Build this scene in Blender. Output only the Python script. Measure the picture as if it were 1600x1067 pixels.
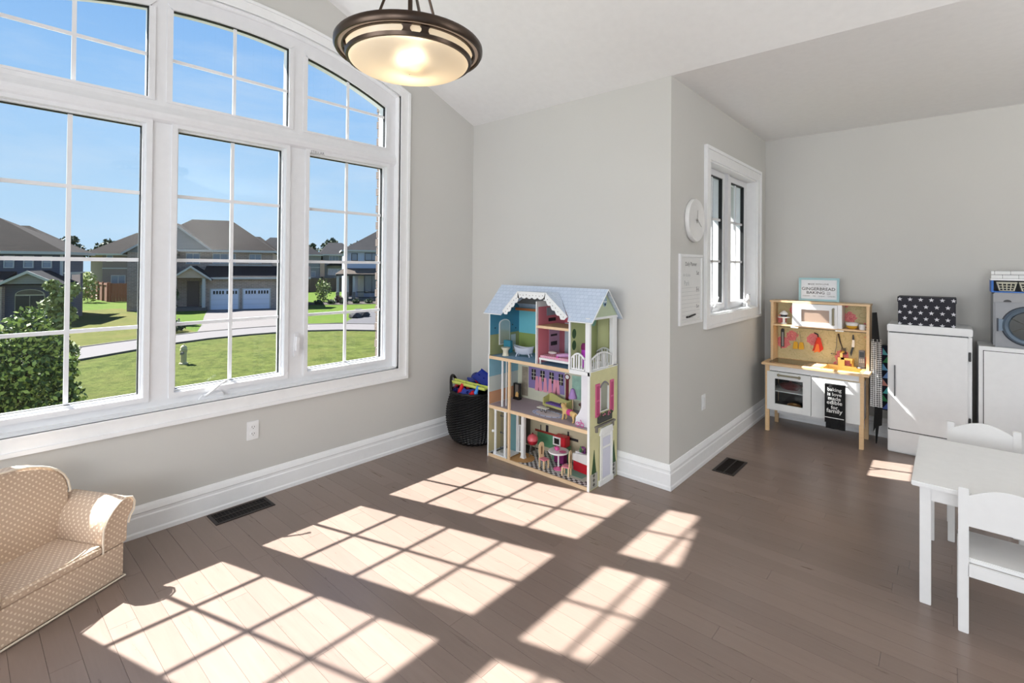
import bpy, bmesh, math, random
from math import sin, cos, pi, radians, sqrt, atan2
from mathutils import Vector, Matrix, Euler
random.seed(7)
for o in list(bpy.data.objects): bpy.data.objects.remove(o)
SC = bpy.context.scene
COL = SC.collection

# ------------------------------------------------------------------ camera, world, sun, fill, exposure
F_PX = 772.94
cam_d = bpy.data.cameras.new('camera'); cam = bpy.data.objects.new('camera', cam_d); COL.objects.link(cam)
cam_d.sensor_width = 36; cam_d.lens = F_PX/1600*36
cam_d.shift_y = -(533.5-408.06)/1600
cam_d.clip_start = .05; cam_d.clip_end = 600
yaw, pitch, roll = -.7225, .0088, .0085
Fv = Vector((sin(yaw), cos(yaw), 0)); Rv = Vector((cos(yaw), -sin(yaw), 0)); Uv = Vector((0, 0, 1))
F2 = Fv*cos(pitch)+Uv*sin(pitch); U2 = Uv*cos(pitch)-Fv*sin(pitch)
R3 = Rv*cos(roll)+U2*sin(roll); U3 = U2*cos(roll)-Rv*sin(roll)
m = Matrix((R3, U3, -F2)).transposed().to_4x4(); m.translation = Vector((3.3289, 0, 1.5))
cam.matrix_world = m
SC.camera = cam
SC.view_settings.view_transform = 'Standard'; SC.view_settings.look = 'None'
SC.view_settings.exposure = 0.0; SC.view_settings.gamma = 1.0; SC.view_settings.use_curve_mapping = False

def lin(c):
    return tuple(((x/255)/12.92 if x/255 <= .04045 else ((x/255+.055)/1.055)**2.4) for x in c)

W = bpy.data.worlds.new('world'); SC.world = W; W.use_nodes = True
nt = W.node_tree; nt.nodes.clear()
wo = nt.nodes.new('ShaderNodeOutputWorld'); bg = nt.nodes.new('ShaderNodeBackground')
tc = nt.nodes.new('ShaderNodeTexCoord'); sx = nt.nodes.new('ShaderNodeSeparateXYZ')
rp = nt.nodes.new('ShaderNodeValToRGB')
rp.color_ramp.elements[0].position = 0.0; rp.color_ramp.elements[0].color = (*lin((198, 228, 255)), 1)
rp.color_ramp.elements[1].position = 1.0; rp.color_ramp.elements[1].color = (*lin((84, 140, 225)), 1)
for p_, c_ in ((.12, (184, 221, 255)), (.3, (156, 203, 254)), (.5, (124, 178, 246))):
    e = rp.color_ramp.elements.new(p_); e.color = (*lin(c_), 1)
mp = nt.nodes.new('ShaderNodeMapping'); mp.inputs['Scale'].default_value = (2.2, 2.2, 9)
mp.inputs['Rotation'].default_value = (0.12, 0.1, 0)
nz = nt.nodes.new('ShaderNodeTexNoise'); nz.inputs['Scale'].default_value = 1.6; nz.inputs['Detail'].default_value = 6; nz.inputs['Roughness'].default_value = .6
cr = nt.nodes.new('ShaderNodeValToRGB'); cr.color_ramp.elements[0].position = .46; cr.color_ramp.elements[1].position = .75
cr.color_ramp.elements[1].color = (.38, .38, .38, 1)
mx = nt.nodes.new('ShaderNodeMix'); mx.data_type = 'RGBA'; mx.inputs[7].default_value = (*lin((225, 238, 255)), 1)
L = nt.links.new
L(tc.outputs['Generated'], sx.inputs[0]); L(sx.outputs['Z'], rp.inputs[0])
L(tc.outputs['Generated'], mp.inputs[0]); L(mp.outputs[0], nz.inputs['Vector']); L(nz.outputs['Fac'], cr.inputs[0])
L(cr.outputs[0], mx.inputs[0]); L(rp.outputs[0], mx.inputs[6]); L(mx.outputs[2], bg.inputs[0]); L(bg.outputs[0], wo.inputs[0])
bg.inputs[1].default_value = 1.0

SUN_AZ, SUN_EL = .3106, .8404
sd = Vector((cos(SUN_AZ)*cos(SUN_EL), sin(SUN_AZ)*cos(SUN_EL), -sin(SUN_EL)))
sun_d = bpy.data.lights.new('sun', 'SUN'); sun_d.energy = 23; sun_d.angle = radians(.6); sun_d.color = (1, .975, .95)
sun = bpy.data.objects.new('sun', sun_d); COL.objects.link(sun); sun.location = (-20, -6, 25)
sun.rotation_euler = sd.to_track_quat('-Z', 'Y').to_euler()

def area(name, loc, aim, sx_, sy_, power, color=(1, 1, 1)):
    d = bpy.data.lights.new(name, 'AREA'); d.shape = 'RECTANGLE'; d.size = sx_; d.size_y = sy_; d.energy = power; d.color = color
    o = bpy.data.objects.new(name, d); COL.objects.link(o); o.location = loc
    o.rotation_euler = (Vector(aim)-Vector(loc)).to_track_quat('-Z', 'Y').to_euler()
    return o
# added fill lamps behind the camera, standing in for unseen daylight
area('rear_fill', (1.6, -3.1, 1.55), (1.6, 5, 1.3), 2.2, 1.7, 90, (.985, .99, 1))
area('rear_fill', (4.6, -3.1, 1.55), (4.6, 5, 1.3), 2.2, 1.7, 90, (.985, .99, 1))
# added upward fill lamp, right of the frame, to brighten the nook ceiling
area('uplight_fill', (6.0, 2.9, 1.62), (6.0, 2.9, 3), 1.0, 1.0, 85, (1, .99, .97))

# ------------------------------------------------------------------ helpers
class MB:
    def __init__(s): s.v = []; s.f = []; s.m = []
    def add(s, vs, fs, mi=0):
        b = len(s.v); s.v += [tuple(v) for v in vs]
        s.f += [tuple(i+b for i in f) for f in fs]; s.m += [mi]*len(fs); return s
    def box(s, x0, x1, y0, y1, z0, z1, mi=0):
        return s.add([(x0, y0, z0), (x1, y0, z0), (x1, y1, z0), (x0, y1, z0), (x0, y0, z1), (x1, y0, z1), (x1, y1, z1), (x0, y1, z1)],
                     [(0, 3, 2, 1), (4, 5, 6, 7), (0, 1, 5, 4), (1, 2, 6, 5), (2, 3, 7, 6), (3, 0, 4, 7)], mi)
    def obox(s, c, size, rot=(0, 0, 0), mi=0):
        R = Euler(rot).to_matrix(); a, b, d = size[0]/2, size[1]/2, size[2]/2
        vs = [Vector(c)+R@Vector(p) for p in [(-a, -b, -d), (a, -b, -d), (a, b, -d), (-a, b, -d), (-a, -b, d), (a, -b, d), (a, b, d), (-a, b, d)]]
        return s.add(vs, [(0, 3, 2, 1), (4, 5, 6, 7), (0, 1, 5, 4), (1, 2, 6, 5), (2, 3, 7, 6), (3, 0, 4, 7)], mi)
    def prism(s, poly, plane, lo, hi, mi=0):
        n = len(poly)
        def P(a, b, t):
            return {'xz': (a, t, b), 'yz': (t, a, b), 'xy': (a, b, t)}[plane]
        vs = [P(a, b, lo) for a, b in poly]+[P(a, b, hi) for a, b in poly]
        fs = [tuple(range(n))[::-1], tuple(range(n, 2*n))]+[(i, (i+1) % n, n+(i+1) % n, n+i) for i in range(n)]
        return s.add(vs, fs, mi)
    def strip(s, inner, outer, plane, lo, hi, mi=0, close=False):
        # solid band between two matching open polylines
        n = len(inner)
        for i in range(n if close else n-1):
            j = (i+1) % n
            s.prism([inner[i], inner[j], outer[j], outer[i]], plane, lo, hi, mi)
        return s
    def tube(s, pts, r, seg=8, mi=0, cap=True):
        pts = [Vector(p) for p in pts]; n = len(pts); rr = r if isinstance(r, (list, tuple)) else [r]*n
        vs = []; up = None
        for i, p in enumerate(pts):
            t = (pts[min(i+1, n-1)]-pts[max(i-1, 0)]).normalized()
            if up is None:
                up = t.orthogonal().normalized()
            else:
                up = (up-t*up.dot(t)); up = up.normalized() if up.length > 1e-6 else t.orthogonal().normalized()
            w = t.cross(up)
            for k in range(seg):
                a = 2*pi*k/seg; vs.append(p+(up*cos(a)+w*sin(a))*rr[i])
        fs = [(i*seg+k, i*seg+(k+1) % seg, (i+1)*seg+(k+1) % seg, (i+1)*seg+k) for i in range(n-1) for k in range(seg)]
        if cap: fs += [tuple(range(seg))[::-1], tuple(range((n-1)*seg, n*seg))]
        return s.add(vs, fs, mi)
    def lathe(s, prof, c=(0, 0, 0), seg=24, mi=0, axis='z', sc=(1, 1), ring=False):
        vs = []
        for r, z in prof:
            for k in range(seg):
                a = 2*pi*k/seg; x, y = r*cos(a)*sc[0], r*sin(a)*sc[1]
                p = {'z': (x, y, z), 'x': (z, x, y), 'y': (x, z, y)}[axis]
                vs.append((p[0]+c[0], p[1]+c[1], p[2]+c[2]))
        n = len(prof)
        fs = [(i*seg+k, i*seg+(k+1) % seg, (i+1)*seg+(k+1) % seg, (i+1)*seg+k) for i in range(n-1) for k in range(seg)]
        if ring: fs += [((n-1)*seg+k, (n-1)*seg+(k+1) % seg, (k+1) % seg, k) for k in range(seg)]
        else: fs += [tuple(range(seg))[::-1], tuple(range((n-1)*seg, n*seg))]
        return s.add(vs, fs, mi)
    def ell(s, c, r, seg=12, rings=8, mi=0, rot=None):
        vs = []; R = Euler(rot).to_matrix() if rot else None
        for i in range(1, rings):
            t = pi*i/rings
            for k in range(seg):
                a = 2*pi*k/seg; p = Vector((r[0]*sin(t)*cos(a), r[1]*sin(t)*sin(a), r[2]*cos(t)))
                vs.append((R@p if R else p)+Vector(c))
        for z in (r[2], -r[2]):
            p = Vector((0, 0, z)); vs.append((R@p if R else p)+Vector(c))
        T, B = len(vs)-2, len(vs)-1
        fs = [(i*seg+k, i*seg+(k+1) % seg, (i+1)*seg+(k+1) % seg, (i+1)*seg+k) for i in range(rings-2) for k in range(seg)]
        fs += [(T, k, (k+1) % seg) for k in range(seg)]+[(B, (rings-2)*seg+(k+1) % seg, (rings-2)*seg+k) for k in range(seg)]
        return s.add(vs, fs, mi)
    def frame(s, plane, a0, a1, b0, b1, w, lo, hi, mi=0):
        # rectangular frame (outer size a0..a1, b0..b1), four mitred bars that only touch
        wa = w if isinstance(w, tuple) else (w, w)
        o = [(a0, b0), (a1, b0), (a1, b1), (a0, b1)]; i = [(a0+wa[0], b0+wa[1]), (a1-wa[0], b0+wa[1]), (a1-wa[0], b1-wa[1]), (a0+wa[0], b1-wa[1])]
        n = 4
        def P(a, b, t): return {'xz': (a, t, b), 'yz': (t, a, b), 'xy': (a, b, t)}[plane]
        vs = [P(*p, lo) for p in o]+[P(*p, lo) for p in i]+[P(*p, hi) for p in o]+[P(*p, hi) for p in i]
        fs = []
        for k in range(4):
            j = (k+1) % 4; fs += [(k, j, 4+j, 4+k), (8+k, 8+j, 12+j, 12+k), (k, j, 8+j, 8+k), (4+k, 4+j, 12+j, 12+k)]
        return s.add(vs, fs, mi)
    def mesh(s, name, mats, smooth=False, bevel=0, uv=True, fix=True):
        me = bpy.data.meshes.new(name); me.from_pydata(s.v, [], s.f)
        mats = mats if isinstance(mats, (list, tuple)) else [mats]
        for mt in mats: me.materials.append(mt)
        if len(mats) > 1: me.polygons.foreach_set('material_index', s.m)
        if fix or bevel:
            b = bmesh.new(); b.from_mesh(me)
            if fix: bmesh.ops.recalc_face_normals(b, faces=b.faces)
            if bevel:
                es = [e for e in b.edges if len(e.link_faces) == 2 and e.calc_face_angle(0) > .5]
                bmesh.ops.bevel(b, geom=es, offset=bevel, segments=2, affect='EDGES', clamp_overlap=True)
            b.to_mesh(me); b.free()
        if smooth or bevel:
            me.polygons.foreach_set('use_smooth', [True]*len(me.polygons)); me.set_sharp_from_angle(angle=radians(40 if not bevel else 50))
        if uv:
            u = me.uv_layers.new(name='uv'); dat = []
            vv = me.vertices
            for p in me.polygons:
                nx, ny, nz_ = abs(p.normal.x), abs(p.normal.y), abs(p.normal.z)
                for vi in p.vertices:
                    co = vv[vi].co
                    dat += ((co.y, co.z) if nx >= ny and nx >= nz_ else (co.x, co.z) if ny >= nz_ else (co.x, co.y))
            u.data.foreach_set('uv', dat)
        me.update(); return me
    def build(s, name, mats, parent=None, loc=None, rot=None, **k):
        o = bpy.data.objects.new(name, s.mesh(name, mats, **k)); COL.objects.link(o)
        if parent: o.parent = parent
        if loc: o.location = loc
        if rot: o.rotation_euler = rot
        return o

def tag(o, label=None, cat=None, group=None, kind=None):
    if label: o['label'] = label
    if cat: o['category'] = cat
    if group: o['group'] = group
    if kind: o['kind'] = kind
    return o
def empty(name, loc, label, cat, group=None, rotz=0):
    o = bpy.data.objects.new(name, None); COL.objects.link(o); o.location = loc; o.rotation_euler = (0, 0, rotz)
    o.empty_display_size = .05
    return tag(o, label, cat, group)
def struct(o): o['kind'] = 'structure'; return o
def dup(root, loc=None, rotz=None, label=None, group=None):
    r = root.copy(); COL.objects.link(r)
    if loc is not None: r.location = loc
    if rotz is not None: r.rotation_euler = (0, 0, rotz)
    if label: r['label'] = label
    if group: r['group'] = group
    for ch in list(root.children):
        c = ch.copy(); COL.objects.link(c); c.parent = r
        for g in list(ch.children):
            d = g.copy(); COL.objects.link(d); d.parent = c
    return r
def inst(name, me, parent, loc=(0, 0, 0), rot=(0, 0, 0), scale=None):
    o = bpy.data.objects.new(name, me); COL.objects.link(o); o.parent = parent; o.location = loc; o.rotation_euler = rot
    if scale: o.scale = scale
    return o

_m = {}
def M(name, col, rough=.5, metal=0, var=0.0, ns=20, bump=0.0, bs=None, spec=.5, emit=None, trans=0, coat=0, stretch=None):
    if name in _m: return _m[name]
    mt = bpy.data.materials.new(name); mt.use_nodes = True; n = mt.node_tree; b = n.nodes['Principled BSDF']
    c = (*lin(col), 1); b.inputs['Base Color'].default_value = c; b.inputs['Roughness'].default_value = rough
    b.inputs['Metallic'].default_value = metal; b.inputs['Specular IOR Level'].default_value = spec
    if coat: b.inputs['Coat Weight'].default_value = coat
    if trans: b.inputs['Transmission Weight'].default_value = trans
    tcn = n.nodes.new('ShaderNodeTexCoord'); nn = n.nodes.new('ShaderNodeTexNoise'); nn.inputs['Scale'].default_value = ns; nn.inputs['Detail'].default_value = 4
    src = tcn.outputs['Object']
    if stretch:
        mpn = n.nodes.new('ShaderNodeMapping'); mpn.inputs['Scale'].default_value = stretch; n.links.new(src, mpn.inputs[0]); src = mpn.outputs[0]
    n.links.new(src, nn.inputs['Vector'])
    v = var if var else .04
    mr = n.nodes.new('ShaderNodeMix'); mr.data_type = 'RGBA'
    mr.inputs[6].default_value = (*[x*(1-v) for x in c[:3]], 1); mr.inputs[7].default_value = (*[min(1, x*(1+v)) for x in c[:3]], 1)
    n.links.new(nn.outputs['Fac'], mr.inputs[0]); n.links.new(mr.outputs[2], b.inputs['Base Color'])
    if bump:
        bn = n.nodes.new('ShaderNodeBump'); bn.inputs['Strength'].default_value = bump; bn.inputs['Distance'].default_value = .01
        n2 = n.nodes.new('ShaderNodeTexNoise'); n2.inputs['Scale'].default_value = bs or ns*3; n.links.new(src, n2.inputs['Vector'])
        n.links.new(n2.outputs['Fac'], bn.inputs['Height']); n.links.new(bn.outputs[0], b.inputs['Normal'])
    if emit:
        b.inputs['Emission Color'].default_value = (*lin(emit[0]), 1); b.inputs['Emission Strength'].default_value = emit[1]
    _m[name] = mt; return mt
def nodes_of(mt): return mt.node_tree, mt.node_tree.nodes['Principled BSDF']
def new_mat(name, rough=.6):
    mt = bpy.data.materials.new(name); mt.use_nodes = True; _m[name] = mt
    b = mt.node_tree.nodes['Principled BSDF']; b.inputs['Roughness'].default_value = rough
    return mt, mt.node_tree, b
def mathn(n, op, a, b=None, c=None):
    q = n.nodes.new('ShaderNodeMath'); q.operation = op
    for i, x in enumerate((a, b, c)):
        if x is None: continue
        if isinstance(x, (int, float)): q.inputs[i].default_value = x
        else: n.links.new(x, q.inputs[i])
    return q.outputs[0]
def mixc(n, fac, a, b):
    q = n.nodes.new('ShaderNodeMix'); q.data_type = 'RGBA'
    for i, x in ((0, fac), (6, a), (7, b)):
        if isinstance(x, tuple): q.inputs[i].default_value = (*lin(x), 1)
        elif isinstance(x, (int, float)): q.inputs[i].default_value = x
        else: n.links.new(x, q.inputs[i])
    return q.outputs[2]
def uvxy(n, s=1.0):
    t = n.nodes.new('ShaderNodeUVMap'); t.uv_map = 'uv'
    q = n.nodes.new('ShaderNodeMapping'); q.inputs['Scale'].default_value = (s, s, s); n.links.new(t.outputs[0], q.inputs[0])
    x = n.nodes.new('ShaderNodeSeparateXYZ'); n.links.new(q.outputs[0], x.inputs[0])
    return x.outputs[0], x.outputs[1], q.outputs[0]
def brick_mat(name, c1, c2, mortar, bw, bh, ms, rough=.9, off=.5):
    mt, n, b = new_mat(name, rough); _, _, uv = uvxy(n); b.inputs['Specular IOR Level'].default_value = .12
    t = n.nodes.new('ShaderNodeTexBrick'); t.inputs['Scale'].default_value = 1; t.offset = off
    t.inputs['Brick Width'].default_value = bw; t.inputs['Row Height'].default_value = bh; t.inputs['Mortar Size'].default_value = ms
    for k, c in (('Color1', c1), ('Color2', c2), ('Mortar', mortar)): t.inputs[k].default_value = (*lin(c), 1)
    n.links.new(uv, t.inputs['Vector']); n.links.new(t.outputs['Color'], b.inputs['Base Color'])
    bn = n.nodes.new('ShaderNodeBump'); bn.inputs['Strength'].default_value = .5; bn.inputs['Distance'].default_value = .02; bn.invert = True
    n.links.new(t.outputs['Fac'], bn.inputs['Height']); n.links.new(bn.outputs[0], b.inputs['Normal'])
    return mt
_text_cache = {}
def text(body, name, mat, parent, origin, xdir, up, width=None, height=None, depth=.0006, bold=False, align='CENTER', weight=0.0):
    """flat lettering: origin is the centre of the line"""
    c = bpy.data.curves.new(name, 'FONT'); c.body = body; c.align_x = 'CENTER'; c.align_y = 'CENTER'; c.size = 1; c.resolution_u = 3; c.offset = weight
    o = bpy.data.objects.new('tmp', c); COL.objects.link(o)
    dg = bpy.context.evaluated_depsgraph_get(); me = bpy.data.meshes.new_from_object(o.evaluated_get(dg)); bpy.data.objects.remove(o)
    xs = [v.co.x for v in me.vertices]; ys = [v.co.y for v in me.vertices]
    w, h = max(xs)-min(xs), max(ys)-min(ys); cx, cy = (max(xs)+min(xs))/2, (max(ys)+min(ys))/2
    kx = width/w if width else height/h; ky = height/h if height else kx
    X = Vector(xdir).normalized(); U = Vector(up).normalized(); O = Vector(origin)
    for v in me.vertices: v.co = O+X*(v.co.x-cx)*kx+U*(v.co.y-cy)*ky
    me.materials.clear(); me.materials.append(mat); me.update()
    q = bpy.data.objects.new(name, me); COL.objects.link(q); q.parent = parent
    return q

# ------------------------------------------------------------------ common materials
wallm = M('wall_paint', (203, 202, 198), .75, bump=.03, bs=300, var=.015, ns=2, spec=.3)
ceilm = M('ceiling_paint', (232, 232, 232), .85, bump=.05, bs=250, spec=.2)
trimm = M('white_trim_paint', (238, 239, 240), .35, spec=.4)
vinyl = M('white_vinyl', (226, 227, 230), .3, spec=.5)
white = M('white_laminate', (232, 233, 234), .3, spec=.5)
whitem = M('white_painted_wood', (236, 236, 235), .4)
chrome = M('brushed_steel', (150, 150, 150), .3, .9)
black = M('black_plastic', (18, 18, 20), .4)
rubber = M('black_gasket', (14, 14, 15), .6)
beech = M('beech_wood', (222, 188, 144), .45, var=.12, ns=14, stretch=(1, 1, 8))
lightwood = M('light_plywood', (226, 196, 158), .5, var=.1, ns=18)

def glass_mat():
    mt = bpy.data.materials.new('window_glass'); mt.use_nodes = True; n = mt.node_tree; n.nodes.clear()
    out = n.nodes.new('ShaderNodeOutputMaterial'); tr = n.nodes.new('ShaderNodeBsdfTransparent'); gl = n.nodes.new('ShaderNodeBsdfGlossy')
    gl.inputs['Roughness'].default_value = .02; tr.inputs[0].default_value = (.97, .985, .98, 1)
    ms = n.nodes.new('ShaderNodeMixShader'); ms.inputs[0].default_value = .02
    n.links.new(tr.outputs[0], ms.inputs[1]); n.links.new(gl.outputs[0], ms.inputs[2]); n.links.new(ms.outputs[0], out.inputs[0])
    return mt
glassm = glass_mat()

def floor_mat():
    mt, n, b = new_mat('oak_plank_taupe', .38)
    oi = n.nodes.new('ShaderNodeObjectInfo'); t = n.nodes.new('ShaderNodeTexCoord')
    ad = n.nodes.new('ShaderNodeVectorMath'); ad.operation = 'ADD'
    sc = n.nodes.new('ShaderNodeVectorMath'); sc.operation = 'SCALE'; sc.inputs[3].default_value = 37
    cb = n.nodes.new('ShaderNodeCombineXYZ'); n.links.new(oi.outputs['Random'], cb.inputs[1]); n.links.new(oi.outputs['Random'], cb.inputs[0])
    n.links.new(cb.outputs[0], sc.inputs[0]); n.links.new(t.outputs['Object'], ad.inputs[0]); n.links.new(sc.outputs[0], ad.inputs[1])
    mpn = n.nodes.new('ShaderNodeMapping'); mpn.inputs['Scale'].default_value = (1.3, 16, 1); n.links.new(ad.outputs[0], mpn.inputs[0])
    nn = n.nodes.new('ShaderNodeTexNoise'); nn.inputs['Scale'].default_value = 2.4; nn.inputs['Detail'].default_value = 8; nn.inputs['Roughness'].default_value = .65; nn.inputs['Distortion'].default_value = .8
    n.links.new(mpn.outputs[0], nn.inputs['Vector'])
    g = mixc(n, nn.outputs['Fac'], (123, 106, 97), (140, 122, 112))
    r = mathn(n, 'MULTIPLY_ADD', oi.outputs['Random'], .16, .92)
    hs = n.nodes.new('ShaderNodeHueSaturation'); n.links.new(g, hs.inputs['Color']); n.links.new(r, hs.inputs['Value'])
    n.links.new(hs.outputs[0], b.inputs['Base Color'])
    bn = n.nodes.new('ShaderNodeBump'); bn.inputs['Strength'].default_value = .05; bn.inputs['Distance'].default_value = .002
    n.links.new(nn.outputs['Fac'], bn.inputs['Height']); n.links.new(bn.outputs[0], b.inputs['Normal'])
    rr = mathn(n, 'MULTIPLY_ADD', nn.outputs['Fac'], .10, .24); n.links.new(rr, b.inputs['Roughness'])
    return mt
floorm = floor_mat()
gapm = M('plank_joint', (40, 33, 29), .8)

# ------------------------------------------------------------------ room dimensions
YB, XC, YD, ZC = 3.218, 1.92, 5.526, 2.798
XR, YR = 6.6, -3.0
PK = 1.184            # window centre and vault ridge
def vault(y):
    if y >= YB or y <= 2*PK-YB: return ZC
    return ZC+.405*(YB-y) if y >= PK else ZC+.405*(y-(2*PK-YB))
def arcz(y, top, R): return top-(R-sqrt(R*R-(y-PK)**2))

# floor: sub-floor with individually laid planks
f = MB(); f.box(-.02, XR, YR, YB+.02, -.12, -.006); f.box(XC-.02, XR, YB+.02, YD+.02, -.12, -.006)
floor = struct(f.build('floor', gapm))
PW = .0945; nplank = 0; rest = MB(); pm_cache = {}
for k in range(-36, 62):
    y0 = .254+PW*(k-3); y1 = y0+PW
    if y1 > YD: y1 = YD
    if y0 >= YD or y1 < YR: continue
    xs = XC if y0 > YB-.01 else 0.0
    x = xs; first = True
    while x < XR:
        Ln = random.choice((.75, 1.05, 1.35, 1.65))*(random.uniform(.3, 1) if first else 1); first = False
        xe = min(XR, x+Ln)
        if XR-xe < .3: xe = XR
        g = .0005
        vis = y0 > .0 and x < 4.0 and nplank < 300
        if vis:
            key = (round(xe-x, 3), round(y1-y0, 4))
            if key not in pm_cache: pm_cache[key] = MB().box(g, xe-x-g, g, y1-y0-g, -.012, 0).mesh('plank', floorm, uv=False)
            inst('plank', pm_cache[key], floor, (x, y0, 0)); nplank += 1
        else: rest.box(x+g, xe-g, y0+g, y1-g, -.012, 0)
        x = xe
o = rest.build('plank', floorm, floor, uv=False); o['kind'] = 'stuff'

# ceiling (vault + flat), one shell
f = MB()
ylo = 2*PK-YB
for a, b_ in ((YR, ylo), (ylo, PK), (PK, YB)):
    f.prism([(a, vault(a+1e-6)), (b_, vault(b_-1e-6)), (b_, vault(b_-1e-6)+.15), (a, vault(a+1e-6)+.15)], 'yz', -.3 if a < YB else XC, XR+.2)
f.box(XC-.25, XR+.2, YB, YD+.2, ZC, ZC+.15)
f.box(-.3, XC-.25, YB, YB+.2, ZC, ZC+.15)
struct(f.build('ceiling', ceilm))

# wall with the arched window
WY0, WY1, WZ0, JT, JR = -.018, 2.386, .668, 3.085, 3.3
def wall_left():
    f = MB(); ys = [YR, ylo, WY0]+[WY0+(WY1-WY0)*i/24 for i in range(1, 24)]+[WY1, YB]
    ys = sorted(set(ys+[PK]))
    for a, b_ in zip(ys[:-1], ys[1:]):
        ta, tb_ = vault(a+1e-6)+.02, vault(b_-1e-6)+.02
        for x0, x1 in ((-.30, 0),):
            if a >= WY0-1e-6 and b_ <= WY1+1e-6:
                f.prism([(a, -.12), (b_, -.12), (b_, WZ0), (a, WZ0)], 'yz', x0, x1)
                f.prism([(a, arcz(a, JT, JR)), (b_, arcz(b_, JT, JR)), (b_, tb_), (a, ta)], 'yz', x0, x1)
            else: f.prism([(a, -.12), (b_, -.12), (b_, tb_), (a, ta)], 'yz', x0, x1)
    return struct(f.build('wall_left', wallm))
wl = wall_left()
f = MB(); f.box(0, XC-.25, YB, YB+.25, -.12, ZC+.02); struct(f.build('wall_middle', wallm))
# nook wall with the small window
SY0, SY1, SZ0, SZ1 = 3.925, 5.205, 1.118, 2.345
f = MB()
f.box(XC-.25, XC, YB, SY0, -.12, ZC+.02); f.box(XC-.25, XC, SY1, YD+.2, -.12, ZC+.02)
f.box(XC-.25, XC, SY0, SY1, -.12, SZ0); f.box(XC-.25, XC, SY0, SY1, SZ1, ZC+.02)
struct(f.build('wall_nook', wallm))
struct(MB().box(XC, XR+.2, YD, YD+.2, -.12, ZC+.02).build('wall_far', wallm))
# right wall with a patio opening, rear wall with two openings added for fill light (both behind the camera)
f = MB(); f.box(XR, XR+.2, YR, -2.7, -.12, ZC+1); f.box(XR, XR+.2, -.3, YD, -.12, ZC+1); f.box(XR, XR+.2, -2.7, -.3, -.12, .3); f.box(XR, XR+.2, -2.7, -.3, 2.5, ZC+1)
struct(f.build('wall_right', wallm))
f = MB(); xs = [-.3, .4, 2.8, 3.4, 5.8, XR+.2]
for i in range(5):
    if i in (1, 3): f.box(xs[i], xs[i+1], YR-.2, YR, -.12, .6); f.box(xs[i], xs[i+1], YR-.2, YR, 2.5, ZC+.02)
    else: f.box(xs[i], xs[i+1], YR-.2, YR, -.12, ZC+.02)
struct(f.build('wall_rear', wallm))

# baseboards, stepped profile
BP = [(0, 0), (.022, 0), (.022, .022), (.017, .03), (.017, .105), (.013, .112), (.013, .125), (.017, .131), (.012, .15), (.006, .166), (0, .168)]
def base_y(name, x, y0, y1, sgn=1, m0=0, m1=0):      # runs along y on a wall facing +x
    f = MB(); n = len(BP)
    vs = [(x+sgn*t, y0+m0*t, z) for t, z in BP]+[(x+sgn*t, y1+m1*t, z) for t, z in BP]
    f.add(vs, [tuple(range(n)), tuple(range(n, 2*n))]+[(i, (i+1) % n, n+(i+1) % n, n+i) for i in range(n)])
    return struct(f.build(name, trimm))
def base_x(name, y, x0, x1, sgn=-1, m0=0, m1=0):
    f = MB(); n = len(BP)
    vs = [(x0+m0*t, y+sgn*t, z) for t, z in BP]+[(x1+m1*t, y+sgn*t, z) for t, z in BP]
    f.add(vs, [tuple(range(n)), tuple(range(n, 2*n))]+[(i, (i+1) % n, n+(i+1) % n, n+i) for i in range(n)])
    return struct(f.build(name, trimm))
base_y('baseboard_left', 0, YR, YB, 1, 0, -1)
base_x('baseboard_middle', YB, 0, XC, -1, 1, 1)
base_y('baseboard_nook', XC, YB, YD, 1, -1, -1)
base_x('baseboard_far', YD, XC, XR, -1, 1, 0)

# ------------------------------------------------------------------ window_1 (arched)
GY = [(.098, .706), (.879, 1.487), (1.675, 2.291)]; GZ0, GZ1 = .757, 2.272
TY = [(.092, .722), (.836, 1.510), (1.638, 2.283)]; TZ0 = 2.432; GT, GR = 2.985, 2.74
XG, XT = -.105, -.06
FX0, FX1 = -.15, -.052
f = MB()
e_ = .010
vb = [(WY0, GY[0][0]-e_), (GY[0][1]+e_, GY[1][0]-e_), (GY[1][1]+e_, GY[2][0]-e_), (GY[2][1]+e_, WY1)]
for a, b_ in vb: f.box(FX0, FX1, a, b_, WZ0, GZ1+e_)
vt = [(WY0, TY[0][0]-e_), (TY[0][1]+e_, TY[1][0]-e_), (TY[1][1]+e_, TY[2][0]-e_), (TY[2][1]+e_, WY1)]
for a, b_ in vt: f.prism([(a, TZ0-.02), (b_, TZ0-.02), (b_, arcz(b_, JT-.005, JR)), (a, arcz(a, JT-.005, JR))], 'yz', FX0, FX1+.012)
for a, b_ in GY: f.box(FX0, FX1, a-e_, b_+e_, WZ0, GZ0-e_)
f.box(FX0, FX1-.001, WY0, WY1, GZ1+e_, TZ0-.022)
N = 8
for a, b_ in TY:
    ys = [a-e_+(b_-a+2*e_)*i/N for i in range(N+1)]
    f.box(FX0, FX1+.012, a-e_, b_+e_, TZ0-.02, TZ0-.008)
    f.strip([(y, arcz(y, GT, GR)+e_) for y in ys], [(y, arcz(y, JT-.005, JR)) for y in ys], 'yz', FX0, FX1+.012)
win1 = struct(f.build('window_1', vinyl))
# transom nose rail
MB().prism([(FX1, 2.30), (-.028, 2.315), (-.02, 2.335), (-.02, 2.352), (-.03, 2.37), (-.04, 2.395), (-.04, 2.412), (FX1, 2.42)], 'xz', WY0, WY1).build('transom_rail', vinyl, win1)
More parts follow.
